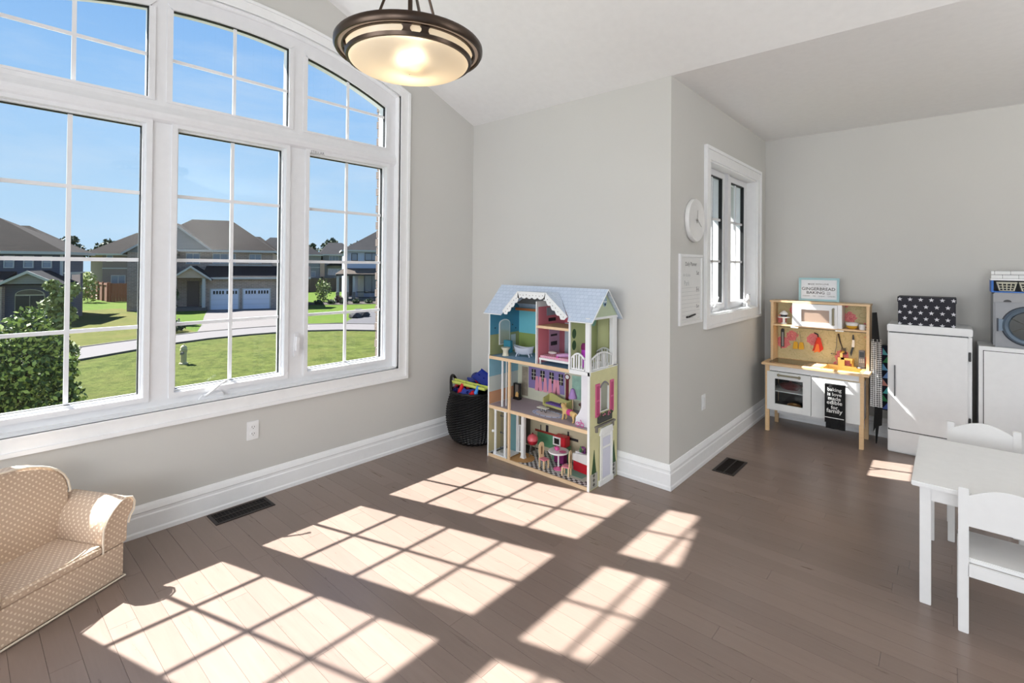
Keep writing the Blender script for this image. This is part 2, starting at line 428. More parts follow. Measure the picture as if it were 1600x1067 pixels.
# jamb liner
NJ = 28; ys = [WY0+(WY1-WY0)*i/NJ for i in range(NJ+1)]
f = MB(); f.box(FX0, 0.004, WY0-.002, WY0+.012, WZ0, arcz(WY0, JT, JR)); f.box(FX0, 0.004, WY1-.012, WY1+.002, WZ0, arcz(WY1, JT, JR))
f.box(FX0, .004, WY0, WY1, WZ0-.002, WZ0+.012)
f.strip([(y, arcz(y, JT-.012, JR)) for y in ys], [(y, arcz(y, JT+.002, JR)) for y in ys], 'yz', FX0, .004)
f.build('jamb', trimm, win1)
# casing: flat board plus raised outer and inner beads
f = MB()
def ring(y0, y1, z0, top, w, d):       # casing ring of width w outside the rectangle+arc
    ys = [y0+(y1-y0)*i/NJ for i in range(NJ+1)]; yo = [y0-w+(y1-y0+2*w)*i/NJ for i in range(NJ+1)]
    f.strip([(y, arcz(y, top, JR)) for y in ys], [(y, arcz(y, top+w*.85, JR)) for y in yo], 'yz', 0, d)
    f.prism([(y0-w, z0-w), (y0, z0), (y0, arcz(y0, top, JR)), (y0-w, arcz(y0-w, top+w*.85, JR))], 'yz', 0, d)
    f.prism([(y1+w, z0-w), (y1, z0), (y1, arcz(y1, top, JR)), (y1+w, arcz(y1+w, top+w*.85, JR))], 'yz', 0, d)
    f.prism([(y0-w, z0-w), (y1+w, z0-w), (y1, z0), (y0, z0)], 'yz', 0, d)
ring(WY0, WY1, WZ0, JT, .09, .018)
ring(WY0-.07, WY1+.07, WZ0-.07, JT+.06, .022, .027)
ring(WY0, WY1, WZ0, JT, .014, .023)
f.build('casing', trimm, win1)
for i, (a, b_) in enumerate(GY):
    s = MB(); w = .038
    for w_, x1 in ((.040, -.042), (.014, -.075)):
        wi = 0 if w_ < .02 else .012
        y0, y1, z0, z1 = a-w_, b_+w_, GZ0-w_, GZ1+w_
        s.frame('yz', y0, y1, z0, z1, w_-wi, -.139, x1)
    sh = s.build('sash', vinyl, win1)
    g = MB()
    for q in ((a-.002, a+.004, GZ0, GZ1), (b_-.004, b_+.002, GZ0, GZ1), (a, b_, GZ1-.004, GZ1+.002), (a, b_, GZ0-.002, GZ0+.002)): g.box(XG-.012, XG+.01, *q)
    g.build('gasket', rubber, sh)
    mid = (a+b_)/2; mw = .0100
    MB().box(XG-.006, XG+.006, mid-mw, mid+mw, GZ0, GZ1).build('muntin', vinyl, win1)
    zz = [GZ0+(GZ1-GZ0)*k/4 for k in range(5)]
    for z in zz[1:4]: MB().box(XG-.005, XG+.005, a, b_, z-mw, z+mw).build('muntin', vinyl, win1)
    for k in range(4):
        for (p, q) in ((a, mid), (mid, b_)):
            MB().box(XG-.002, XG+.002, p, q, zz[k], zz[k+1]).build('pane', glassm, win1)
for i, (a, b_) in enumerate(TY):
    mid = (a+b_)/2; mw = .009; zm = 2.675
    top = lambda y: arcz(y, GT, GR)
    s = MB(); w = .03; ys = [a+(b_-a)*k/N for k in range(N+1)]; yo = [a-w+(b_-a+2*w)*k/N for k in range(N+1)]
    s.strip([(y, top(y)) for y in ys], [(y, top(y)+w) for y in yo], 'yz', -.12, -.034)
    s.box(-.12, -.034, a-w, a, TZ0, top(a)); s.box(-.12, -.034, b_, b_+w, TZ0, top(b_)); s.box(-.12, -.034, a-w, b_+w, TZ0-.014, TZ0)
    sh = s.build('sash', vinyl, win1)
    g = MB(); g.strip([(y, top(y)-.006) for y in ys], [(y, top(y)+.002) for y in ys], 'yz', XT-.012, XT+.01); g.box(XT-.012, XT+.01, b_-.004, b_, TZ0, top(b_)); g.build('gasket', rubber, sh)
    MB().box(XT-.006, XT+.006, mid-mw, mid+mw, TZ0, top(mid)).build('muntin', vinyl, win1)
    MB().box(XT-.005, XT+.005, a, b_, zm-mw, zm+mw).build('muntin', vinyl, win1)
    for p, q in ((a, mid), (mid, b_)):
        MB().box(XT-.002, XT+.002, p, q, TZ0, zm).build('pane', glassm, win1)
        yy = [p+(q-p)*k/6 for k in range(7)]
        MB().strip([(y, zm) for y in yy], [(y, top(y)) for y in yy], 'yz', XT-.002, XT+.002).build('pane', glassm, win1)
# crank handle on the middle sash, lock lever on the mullion
c = MB(); c.prism([(.985, .675), (1.13, .675), (1.12, .705), (1.01, .705)], 'yz', -.055, -.03); c.tube([(-.03, 1.02, .70), (-.012, 1.035, .712), (-.006, 1.10, .762), (-.006, 1.125, .773)], [.008, .007, .006, .007])
c.ell((-.006, 1.128, .776), (.009, .012, .009), 8, 6)
c.build('crank_handle', vinyl, win1, smooth=True)
c = MB(); c.box(-.05, -.04, 1.565, 1.60, .86, 1.02); c.prism([(1.572, .90), (1.592, .90), (1.596, .99), (1.576, 1.0)], 'yz', -.045, -.02); c.build('lock_lever', vinyl, win1)
text('STELLAR', 'frame_mark', M('grey_print', (120, 120, 120)), win1, (-.0414, 1.72, 2.292), (0, 1, 0), (0, 0, 1), width=.10)
# exterior bricks lining the jamb
brk = M('brown_brick', (118, 104, 97), .9, var=.25, ns=30, bump=.3)
bme = MB().box(0, .12, 0, .05, 0, .062).mesh('brick', brk, uv=False)
for i in range(31):
    inst('brick', bme, wl, (-.30+(0 if i % 2 else -.012), 2.378, .66+i*.071))

# ------------------------------------------------------------------ window_2 (nook)
f = MB(); X0, X1 = XC-.16, XC-.085
gy = [(4.055, 4.475), (4.68, 5.085)]; gz0, gz1 = 1.19, 2.275
for a, b_ in ((SY0, gy[0][0]-.02), (gy[0][1]+.02, gy[1][0]-.02), (gy[1][1]+.02, SY1)): f.box(X0, X1, a, b_, SZ0, SZ1)
for a, b_ in gy: f.box(X0, X1, a-.02, b_+.02, SZ0, gz0-.02); f.box(X0, X1, a-.02, b_+.02, gz1+.02, SZ1)
f.box(X1-.02, X1+.03, 4.55, 4.60, SZ0, SZ1)
win2 = struct(f.build('window_2', vinyl))
f = MB(); f.box(X0, XC+.004, SY0, SY0+.012, SZ0, SZ1); f.box(X0, XC+.004, SY1-.012, SY1, SZ0, SZ1); f.box(X0, XC+.004, SY0, SY1, SZ1-.012, SZ1); f.box(X0, XC+.004, SY0, SY1, SZ0, SZ0+.012)
f.build('jamb', trimm, win2)
f = MB()
for y0, y1, z0, z1, w, d in ((SY0, SY1, SZ0, SZ1, .09, .018), (SY0-.075, SY1+.075, SZ0-.07, SZ1+.075, .025, .027)):
    f.prism([(y0-w, z0-w), (y0, z0), (y0, z1), (y0-w, z1+w)], 'yz', XC, XC+d); f.prism([(y1+w, z0-w), (y1, z0), (y1, z1), (y1+w, z1+w)], 'yz', XC, XC+d)
    f.prism([(y0-w, z0-w), (y1+w, z0-w), (y1, z0), (y0, z0)], 'yz', XC, XC+d); f.prism([(y0-w, z1+w), (y1+w, z1+w), (y1, z1), (y0, z1)], 'yz', XC, XC+d)
f.build('casing', trimm, win2)
XS = XC-.10
for a, b_ in gy:
    s = MB(); w = .04
    s.frame('yz', a-w, b_+w, gz0-w, gz1+w, w, X0+.001, X1+.014)
    sh = s.build('sash', vinyl, win2)
    g = MB(); g.box(XS-.01, XS+.02, b_-.006, b_+.001, gz0, gz1); g.box(XS-.01, XS+.02, a, b_, gz1-.006, gz1+.001); g.build('gasket', rubber, sh)
    mid = (a+b_)/2; zz = [gz0, gz0+(gz1-gz0)/3, gz0+2*(gz1-gz0)/3, gz1]
    MB().box(XS-.008, XS+.008, mid-.01, mid+.01, gz0, gz1).build('muntin', vinyl, win2)
    for z in zz[1:3]: MB().box(XS-.008, XS+.008, a, b_, z-.01, z+.01).build('muntin', vinyl, win2)
    for k in range(3):
        for p, q in ((a, mid), (mid, b_)): MB().box(XS-.002, XS+.002, p, q, zz[k], zz[k+1]).build('pane', glassm, win2)
c = MB(); c.prism([(4.16, SZ0+.012), (4.34, SZ0+.012), (4.32, SZ0+.045), (4.19, SZ0+.045)], 'yz', X1, X1+.03); c.tube([(X1+.03, 4.2, SZ0+.04), (X1+.045, 4.24, SZ0+.09), (X1+.045, 4.27, SZ0+.13)], .007)
c.build('crank_handle', vinyl, win2, smooth=True)

# ------------------------------------------------------------------ pendant bowl light
bronze = M('dark_bronze', (74, 62, 54), .32, .85, var=.15, ns=6)
def frosted():
    mt = bpy.data.materials.new('frosted_cream_glass'); mt.use_nodes = True; n = mt.node_tree; n.nodes.clear()
    out = n.nodes.new('ShaderNodeOutputMaterial'); t = n.nodes.new('ShaderNodeBsdfTranslucent'); d = n.nodes.new('ShaderNodeBsdfDiffuse'); g = n.nodes.new('ShaderNodeBsdfGlossy')
    t.inputs[0].default_value = (*lin((250, 232, 202)), 1); d.inputs[0].default_value = (*lin((236, 224, 204)), 1); g.inputs['Roughness'].default_value = .35
    rf = n.nodes.new('ShaderNodeBsdfRefraction'); rf.inputs['Roughness'].default_value = .75; rf.inputs['IOR'].default_value = 1.3; rf.inputs[0].default_value = (*lin((255, 244, 224)), 1)
    rm = n.nodes.new('ShaderNodeMixShader'); rm.inputs[0].default_value = .35; n.links.new(t.outputs[0], rm.inputs[1]); n.links.new(rf.outputs[0], rm.inputs[2])
    a = n.nodes.new('ShaderNodeMixShader'); a.inputs[0].default_value = .45; b = n.nodes.new('ShaderNodeMixShader'); b.inputs[0].default_value = .05
    n.links.new(rm.outputs[0], a.inputs[1]); n.links.new(d.outputs[0], a.inputs[2]); n.links.new(a.outputs[0], b.inputs[1]); n.links.new(g.outputs[0], b.inputs[2]); n.links.new(b.outputs[0], out.inputs[0])
    return mt
LX, LY, LZ = 1.765, 1.165, 2.324
ztop = vault(LY)-LZ
lamp = empty('pendant_light', (LX, LY, LZ), 'bronze bowl pendant light with glowing frosted cream glass, hanging before the arched window', 'light')
R0 = .281
MB().lathe([(R0-.006, -.010), (R0, .0), (R0, .016), (R0-.005, .023), (R0-.012, .020), (.263, .012), (.263, -.002), (.268, -.010)], seg=64, ring=True).build('rim', bronze, lamp, smooth=True)
f = MB(); f.lathe([(.250, .002), (.252, .000), (.252, -.009), (.242, -.009), (.242, .002)], seg=64, ring=True); f.lathe([(.240, -.030), (.236, -.042), (.226, -.042), (.228, -.030)], seg=64, ring=True)
# openwork straps in pairs
for k in range(4):
    for dk in (-.13, .13):
        a = radians(-32)+k*pi/2+dk; n0 = len(f.v)
        pr = [(.249, -.006, .085), (.245, -.015, .05), (.241, -.023, .05), (.237, -.033, .085)]
        for r, z, w in pr:
            f.v += [(r*cos(a-w), r*sin(a-w), z), (r*cos(a+w), r*sin(a+w), z), ((r-.008)*cos(a+w), (r-.008)*sin(a+w), z), ((r-.008)*cos(a-w), (r-.008)*sin(a-w), z)]
        for i in range(3):
            for j in range(4): f.f.append((n0+i*4+j, n0+i*4+(j+1) % 4, n0+(i+1)*4+(j+1) % 4, n0+(i+1)*4+j)); f.m.append(0)
f.build('openwork_band', bronze, lamp, smooth=True)
bowl = MB(); prof = []
for i in range(15):
    t = pi/2*i/14; prof.append((.226*cos(t)**.9 if t < pi/2-1e-3 else .002, -.038-.050*sin(t)))
prof = [(.264, .006), (.252, -.001), (.240, -.006), (.229, -.034)]+prof
bowl.f = []; seg = 64; vs = []
for r, z in prof:
    for k in range(seg): vs.append((r*cos(2*pi*k/seg), r*sin(2*pi*k/seg), z))
bowl.v = vs; bowl.f = [(i*seg+k, i*seg+(k+1) % seg, (i+1)*seg+(k+1) % seg, (i+1)*seg+k) for i in range(len(prof)-1) for k in range(seg)]; bowl.m = [0]*len(bowl.f)
bowl.build('glass_bowl', frosted(), lamp, smooth=True, uv=False)
f = MB()
f.tube([(0, 0, .0), (0, 0, ztop-.02)], .009); f.build('stem', bronze, lamp)
hubz = .42
for k in range(3):
    a = radians(41.4+170)+k*2*pi/3
    MB().tube([(.245*cos(a), .245*sin(a), .018), (.13*cos(a), .13*sin(a), .16), (.02*cos(a), .02*sin(a), hubz)], .0055).build('rod', bronze, lamp)
MB().lathe([(.004, hubz-.03), (.022, hubz-.02), (.026, hubz), (.02, hubz+.02), (.006, hubz+.03)], seg=16).build('hub', bronze, lamp, smooth=True)
MB().lathe([(.065, ztop+.01), (.065, ztop-.01), (.05, ztop-.025), (.01, ztop-.03)], seg=24).build('canopy', bronze, lamp, smooth=True)
bulbm = M('bulb_glow', (255, 236, 200), .5, emit=((255, 226, 180), 9))
for k, (dx, dy) in enumerate(((.0, .02),)):
    b = MB(); b.ell((dx, dy, -.018), (.03, .03, .03), 12, 8); b.build('bulb', bulbm, lamp, smooth=True)
MB().lathe([(.264, -.003), (.250, -.006), (.250, -.002), (.264, .001)], seg=64, ring=True).build('glass_flange', M('cream_glass_flange', (232, 214, 190), .3), lamp, smooth=True)
pl = bpy.data.lights.new('pendant_glow', 'POINT'); pl.energy = 2.6; pl.color = (1, .86, .66); pl.shadow_soft_size = .03
po = bpy.data.objects.new('pendant_glow', pl); COL.objects.link(po); po.location = (LX-.03, LY+.03, LZ+.03)

# ------------------------------------------------------------------ outlets, vents, clock, planner
def outlet(loc, rotz, label, w=.072, h=.118, plain=False):
    o = empty('wall_outlet', loc, label, 'outlet', rotz=rotz)          # faces local -y
    MB().box(-w/2, w/2, -.006, 0, -h/2, h/2).build('cover_plate', white, o, bevel=.002)
    if not plain:
        for z in (.021, -.021):
            r = MB().prism([(.017*cos(2*pi*k/16), z+.014*sin(2*pi*k/16)) for k in range(16)], 'xz', -.009, -.005).build('receptacle', white, o)
            s = MB(); s.box(-.008, -.0055, -.0098, -.0088, z-.002, z+.007); s.box(.0055, .008, -.0098, -.0088, z-.002, z+.006); s.box(-.0022, .0022, -.0098, -.0088, z-.010, z-.006)
            s.build('slot', black, r)
    else: MB().box(-.017, .017, -.009, -.004, -.033, .033).build('insert', white, o, bevel=.001)
    return o
outlet((0, 1.287, .436), pi/2, 'white duplex outlet on the grey wall under the arched window')
outlet((XC, 3.83, .466), pi/2, 'blank white cover plate low on the grey wall below the planner', plain=True)
outlet((2.19, YD, .25), 0, 'white duplex outlet low behind the toy kitchen legs')

vm = M('dark_bronze_vent', (34, 24, 20), .45, .3)
def vent(x0, x1, y0, y1, label, slats_along='y'):
    o = empty('floor_vent', ((x0+x1)/2, (y0+y1)/2, 0), label, 'vent', 'dark floor registers beside the baseboards')
    hx, hy = (x1-x0)/2, (y1-y0)/2; b = .017
    f = MB(); f.frame('xy', -hx, hx, -hy, hy, b, 0, .004); f.box(-.004, .004, -hy+b, hy-b, .001, .0042)
    f.build('frame', vm, o)
    MB().box(-hx+b, hx-b, -hy+b, hy-b, .0002, .0008).build('duct', M('black_duct', (8, 6, 6), .9), o)
    n = 15; sm = MB().obox((0, 0, .002), (2*hx-2*b, .0035, .0035), (radians(35), 0, 0)).mesh('slat', vm)
    for k in range(n): inst('slat', sm, o, (0, -hy+b+(2*hy-2*b)*(k+.5)/n, 0))
vent(.038, .195, 1.02, 1.352, 'dark slotted floor vent beneath the arched window'); vent(2.022, 2.175, 3.735, 4.065, 'dark slotted floor vent below the wall clock')

ck = empty('wall_clock', (XC, 3.602, 1.842), 'round all-white wall clock above the planner board', 'clock', rotz=pi/2)
MB().lathe([(.150, 0), (.157, -.008), (.157, -.028), (.152, -.034), (.146, -.032), (.001, -.030)], axis='y', seg=48).build('case', M('white_clock_body', (226, 226, 225), .35), ck, smooth=True)
hm = M('grey_clock_hand', (150, 148, 145), .4)
def hand(ln, w, ang, y):
    f = MB(); s, c = sin(ang), cos(ang)
    pts = [(-w, -.02), (w, -.02), (w*.6, ln), (-w*.6, ln)]
    f.prism([(a*c+b_*s, -a*s+b_*c) for a, b_ in pts], 'xz', y-.0015, y); f.build('hand', hm, ck)
hand(.075, .003, radians(5), -.036); hand(.085, .0025, radians(122), -.038)
MB().lathe([(.006, -.03), (.006, -.042), (.001, -.043)], axis='y', seg=12).build('hand_cap', hm, ck)

bd = empty('planner_board', (XC, 3.56, 1.34), 'white framed planner board with printed headings and a marker on its tray', 'board', rotz=pi/2)
w, h = .205, .248
MB().box(-w, w, -.008, 0, -h, h).build('panel', M('planner_white', (226, 227, 226), .3), bd)
f = MB(); t = .016
f.frame('xz', -w-.004, w+.004, -h-.004, h+.004, t+.004, -.016, 0)
f.build('frame', white, bd)
ink = M('dark_ink', (58, 58, 62), .6); pale = M('pale_ink', (176, 180, 182), .6)
text('Daily Planner', 'heading', ink, bd, (.0, -.0085, .178), (1, 0, 0), (0, 0, 1), width=.21)
for z, s_ in ((.118, 'Sat'), (-.005, 'Fri'), (-.128, 'Sun')): text(s_, 'heading', ink, bd, (.125, -.0085, z), (1, 0, 0), (0, 0, 1), width=.05)
for z, s_ in ((.10, 'Art & play'), (.045, 'Park')): text(s_, 'handwriting', pale, bd, (-.08, -.0085, z), (1, 0, 0), (0, 0, 1), width=.13 if len(s_) > 5 else .09)
f = MB()
for k in range(9): f.box(-.165, .165, -.0086, -.008, .01-.028*k, .0115-.028*k)
f.build('ruled_lines', pale, bd)
mk = MB(); mk.tube([(-.055, -.018, -.196), (.055, -.018, -.186)], .0065); o = mk.build('marker', black, bd); MB().box(-.09, .09, -.02, -.007, -.212, -.204).build('tray', white, bd)
MB().tube([(-.095, -.017, -.197), (-.075, -.017, -.197)], .008).build('magnet', black, bd)

# ------------------------------------------------------------------ child's armchair
def dots_mat():
    mt, n, b = new_mat('beige_polka_dot_fabric', .9)
    x, y, _ = uvxy(n, 1/.0265)
    def grid(ox):
        fx = mathn(n, 'SUBTRACT', mathn(n, 'FRACT', mathn(n, 'ADD', x, ox+50)), .5); fy = mathn(n, 'SUBTRACT', mathn(n, 'FRACT', mathn(n, 'ADD', y, ox+50)), .5)
        return mathn(n, 'LESS_THAN', mathn(n, 'ADD', mathn(n, 'MULTIPLY', fx, fx), mathn(n, 'MULTIPLY', fy, fy)), .026)
    d = mathn(n, 'MAXIMUM', grid(0), grid(.5))
    c = mixc(n, d, (204, 178, 154), (238, 220, 198)); n.links.new(c, b.inputs['Base Color'])
    b.inputs['Sheen Weight'].default_value = .2
    t = n.nodes.new('ShaderNodeTexCoord'); q = n.nodes.new('ShaderNodeTexNoise'); q.inputs['Scale'].default_value = 9; q.inputs['Detail'].default_value = 3; n.links.new(t.outputs['Object'], q.inputs['Vector'])
    bn = n.nodes.new('ShaderNodeBump'); bn.inputs['Strength'].default_value = .35; bn.inputs['Distance'].default_value = .03; n.links.new(q.outputs['Fac'], bn.inputs['Height']); n.links.new(bn.outputs[0], b.inputs['Normal'])
    return mt
dotm = dots_mat(); pipem = M('cream_piping', (240, 226, 206), .8)
AW = .62; ax = Vector((-.479, .878, 0)); orig = Vector((.374, .577, 0))-ax*AW
sofa = empty('kids_armchair', orig, 'small beige polka-dot upholstered child armchair with cream piping, by the left wall', 'armchair', rotz=atan2(.878, -.479))
D = .40
def soft(mb, name, lv=2, bev=.02, par=sofa, mat=None):
    o = mb.build(name, mat or dotm, par, uv=False)
    me = o.data; b = bmesh.new(); b.from_mesh(me)
    bmesh.ops.bevel(b, geom=[e for e in b.edges if e.calc_face_angle(0) > .6], offset=bev, segments=3, affect='EDGES', clamp_overlap=True)
    b.to_mesh(me); b.free()
    me.polygons.foreach_set('use_smooth', [True]*len(me.polygons)); me.set_sharp_from_angle(angle=radians(60))
    u = me.uv_layers.new(name='uv'); dat = []
    for p in me.polygons:
        nx, ny, nz_ = abs(p.normal.x), abs(p.normal.y), abs(p.normal.z)
        for vi in p.vertices:
            co = me.vertices[vi].co; dat += ((co.y, co.z) if nx >= ny and nx >= nz_ else (co.x, co.z) if ny >= nz_ else (co.x, co.y))
    u.data.foreach_set('uv', dat); return o
soft(MB().box(.02, AW-.01, .0, D-.01, .004, .175), 'base', bev=.012)
soft(MB().box(.115, AW-.115, -.004, D-.12, .165, .205), 'seat_cushion', bev=.009)
def armprof(sg):          # right arm profile (outer edge at AW)
    # inner bottom, up the inner S-curve, over the roll, down the outside
    pts = [(.505, .165), (.503, .22), (.506, .275), (.524, .312), (.548, .342), (.578, .366), (.61, .378), (.638, .368), (.652, .340), (.648, .305), (.630, .280), (.622, .25), (.620, .165)]
    return [(p if sg > 0 else (AW-p[0], p[1])) for p in pts]
for sg in (1, -1):
    a = soft(MB().prism(armprof(sg), 'xz', .0, D-.06), 'armrest', bev=.006)
    pr = armprof(sg)[:-1]
    MB().tube([(x, -.003, z) for x, z in pr], .0045, 6).build('piping', pipem, a, smooth=True)
bp = [(.052, .17), (.052, .39)]+[(.31-.262*cos(pi*k/16), .40+.178*sin(pi*k/16)**.85) for k in range(17)]+[(.568, .39), (.568, .17)]
def tilt(mb, y0=.28):
    mb.v = [(x, y+(z-.2)*.14, z) for x, y, z in mb.v]; return mb
bk = soft(tilt(MB().prism(bp, 'xz', .262, D-.055)), 'backrest', bev=.012)
t = tilt(MB().tube([(x, .262, z) for x, z in bp[1:-1]], .0045, 6)); t.build('piping', pipem, bk, smooth=True)
MB().tube([(.02, -.002, .008), (AW-.01, -.002, .008), (AW-.008, D-.02, .008)], .004, 6).build('hem', pipem, sofa)

# ------------------------------------------------------------------ wicker basket of toys
wick = M('black_wicker', (13, 12, 13), .5, var=.3, ns=60, spec=.4)
BX, BY = .285, 2.985
bk = empty('wicker_basket', (BX, BY, 0), 'round black woven wicker basket full of plastic toys in the corner', 'basket')
prof = [(.15, .004), (.19, .03), (.218, .08), (.235, .15), (.242, .22), (.238, .29), (.225, .35), (.210, .40), (.205, .43)]
def bas_r(z):
    for (r0, z0), (r1, z1) in zip(prof[:-1], prof[1:]):
        if z0 <= z <= z1: return r0+(r1-r0)*(z-z0)/(z1-z0)
    return prof[-1][0]
f = MB(); SG, RW = 96, 42
vs = []
for i in range(RW+1):
    z = .004+(.43-.004)*i/RW; r = bas_r(z)
    for k in range(SG): rr = r+(.0055 if ((k//2)+i) % 2 else -.0025); vs.append((rr*cos(2*pi*k/SG), rr*sin(2*pi*k/SG), z))
n1 = len(vs)
for i in range(RW+1):
    z = .015+(.43-.015)*i/RW; r = bas_r(z)-.014
    for k in range(SG): vs.append((r*cos(2*pi*k/SG), r*sin(2*pi*k/SG), z))
fs = [(i*SG+k, i*SG+(k+1) % SG, (i+1)*SG+(k+1) % SG, (i+1)*SG+k) for i in range(RW) for k in range(SG)]
fs += [(n1+i*SG+k, n1+(i+1)*SG+k, n1+(i+1)*SG+(k+1) % SG, n1+i*SG+(k+1) % SG) for i in range(RW) for k in range(SG)]
fs += [(RW*SG+k, RW*SG+(k+1) % SG, n1+RW*SG+(k+1) % SG, n1+RW*SG+k) for k in range(SG)]
fs += [tuple(range(SG))[::-1], tuple(n1+k for k in range(SG))]
f.add(vs, fs); f.build('woven_body', wick, bk, uv=False, fix=False)
f = MB(); f.tube([(.2*cos(2*pi*k/48), .2*sin(2*pi*k/48), .432+.004*sin(k*2.1)) for k in range(49)], .011, 8); f.build('rim', wick, bk, smooth=True)
for a0 in (pi*1.17, pi*.17):
    pts = [(.203*cos(a0+t*.42), .203*sin(a0+t*.42), .43+.115*sqrt(max(0, 1-t*t))) for t in [x/8 for x in range(-8, 9)]]
    MB().tube(pts, .0125, 8).build('handle', wick, bk, smooth=True)
plas = {k: M(k+'_toy_plastic', c, .35) for k, c in dict(blue=(30, 52, 150), red=(205, 30, 44), lime=(205, 214, 110), sky=(60, 140, 215), navy=(28, 34, 100)).items()}
def toy(kind, c, loc, rot, label, size=(.2, .04, .02)):
    f = MB(); L_, w_, t_ = size
    if kind == 'beam':
        f.box(-L_/2, L_/2, -w_/2, w_/2, -t_/2, t_/2); f.box(-L_/2, L_/2, -w_/2, -w_/2+.006, -t_/2, t_/2+.012); f.box(-L_/2, L_/2, w_/2-.006, w_/2, -t_/2, t_/2+.012)
        for k in range(4): f.lathe([(.009, t_/2), (.009, t_/2+.01), (.001, t_/2+.01)], (-L_/2+L_*(k+.5)/4, 0, 0), 8)
    if kind == 'tube': f.tube([(-L_/2, 0, 0), (L_/2, 0, 0)], w_/2, 12); f.lathe([(w_/2+.004, -.008), (w_/2+.004, .008)], (0, 0, 0), 12, axis='x')
    if kind == 'bend': f.tube([(L_/2*cos(a), L_/2*sin(a), 0) for a in [pi*k/10 for k in range(11)]], w_/2, 10)
    if kind == 'bracket':
        f.prism([(-L_/2, -w_/2), (L_/2, -w_/2), (L_/2, w_/4), (L_*.2, w_/2), (-L_*.2, w_/4), (-L_/2, w_/2)], 'xy', -t_/2, t_/2); f.lathe([(.02, t_/2), (.02, t_/2+.02), (.012, t_/2+.02), (.012, t_/2)], (0, 0, 0), 12)
    o = f.build('building_toy', plas[c], None, loc, rot, bevel=.0015); tag(o, label, 'toy', 'plastic building toys in the basket')
toy('beam', 'lime', (BX+.035, BY-.10, .495), (radians(8), radians(3), radians(8)), 'long lime-green plastic toy beam lying across the basket top', (.36, .055, .012))
toy('tube', 'red', (BX-.035, BY-.135, .445), (0, radians(-68), radians(30)), 'thick red plastic toy tube sloping down at the basket front', (.13, .036, .03))
toy('bend', 'red', (BX-.10, BY-.06, .43), (radians(75), 0, radians(20)), 'curved red plastic toy arch beside the thick red tube', (.12, .03, .02))
toy('bracket', 'blue', (BX+.04, BY-.11, .43), (radians(60), radians(10), radians(20)), 'broad blue plastic toy bracket under the lime beam', (.16, .09, .02))
toy('bracket', 'navy', (BX-.10, BY-.12, .425), (radians(50), 0, radians(-20)), 'dark blue plastic toy bracket left of the thick red tube', (.11, .07, .02))
toy('tube', 'sky', (BX+.13, BY-.115, .45), (0, radians(-70), radians(40)), 'light blue plastic toy tube standing at the right of the basket', (.12, .028, .03))
toy('tube', 'red', (BX+.095, BY-.13, .43), (0, radians(-50), radians(10)), 'short red plastic toy tube next to the light blue one', (.07, .04, .03))
toy('beam', 'blue', (BX+.13, BY-.0, .535), (radians(25), radians(28), radians(15)), 'large blue plastic toy panel tilted at the back right of the basket', (.2, .12, .015))
toy('bend', 'navy', (BX-.0, BY+.02, .53), (radians(80), 0, radians(50)), 'dark blue plastic toy arch on top of the toy pile', (.07, .03, .02))
toy('beam', 'red', (BX+.06, BY+.03, .53), (radians(10), radians(-20), radians(60)), 'small red plastic toy beam behind the blue panel', (.12, .045, .015))
toy('bracket', 'blue', (BX-.05, BY+.07, .50), (radians(20), 0, radians(70)), 'blue plastic toy bracket at the back of the basket', (.15, .08, .02))
toy('bracket', 'navy', (BX+.02, BY, .36), (0, 0, 0), 'broad dark blue plastic toy plate deep inside the basket', (.30, .26, .03))

# ------------------------------------------------------------------ toy kitchen
kx, ky = 2.03, 4.98
kit = empty('toy_kitchen', (kx, ky, 0), 'wooden play kitchen with white cabinet doors, hob, gold sink and floral backsplash', 'toy kitchen')
def floral_mat():
    mt, n, b = new_mat('floral_backsplash', .6); x, y, uv = uvxy(n, 1)
    v = n.nodes.new('ShaderNodeTexVoronoi'); v.inputs['Scale'].default_value = 7.5; n.links.new(uv, v.inputs['Vector'])
    n2 = n.nodes.new('ShaderNodeTexNoise'); n2.inputs['Scale'].default_value = 40; n2.inputs['Detail'].default_value = 3; n.links.new(uv, n2.inputs['Vector'])
    n3 = n.nodes.new('ShaderNodeTexNoise'); n3.inputs['Scale'].default_value = 14; n3.inputs['Distortion'].default_value = 3; n.links.new(uv, n3.inputs['Vector'])
    base = mixc(n, n3.outputs['Fac'], (184, 170, 118), (222, 208, 168))
    d = mathn(n, 'ADD', v.outputs['Distance'], mathn(n, 'MULTIPLY', mathn(n, 'SUBTRACT', n2.outputs['Fac'], .5), .35))
    fl = mathn(n, 'LESS_THAN', d, .42); fc = mixc(n, mathn(n, 'FRACT', mathn(n, 'MULTIPLY', d, 14)), (205, 74, 92), (240, 158, 150))
    sep = n.nodes.new('ShaderNodeSeparateColor'); n.links.new(v.outputs['Color'], sep.inputs[0])
    fl = mathn(n, 'MULTIPLY', fl, mathn(n, 'GREATER_THAN', sep.outputs[0], .3))
    lf = mathn(n, 'MULTIPLY', mathn(n, 'GREATER_THAN', n3.outputs['Fac'], .6), .5); c = mixc(n, lf, base, (160, 150, 96)); c = mixc(n, fl, c, fc)
    n.links.new(c, b.inputs['Base Color']); return mt
floral = floral_mat()
goldm = M('brass_gold', (226, 190, 112), .35, .6); hndl = M('satin_olive_handle', (152, 146, 124), .4, .5)
PAR = {}
def KB(name, mat, boxes, bevel=.0015, par=None):
    f = MB()
    for q in boxes: f.box(*q)
    return f.build(name, mat, par or kit, bevel=bevel)
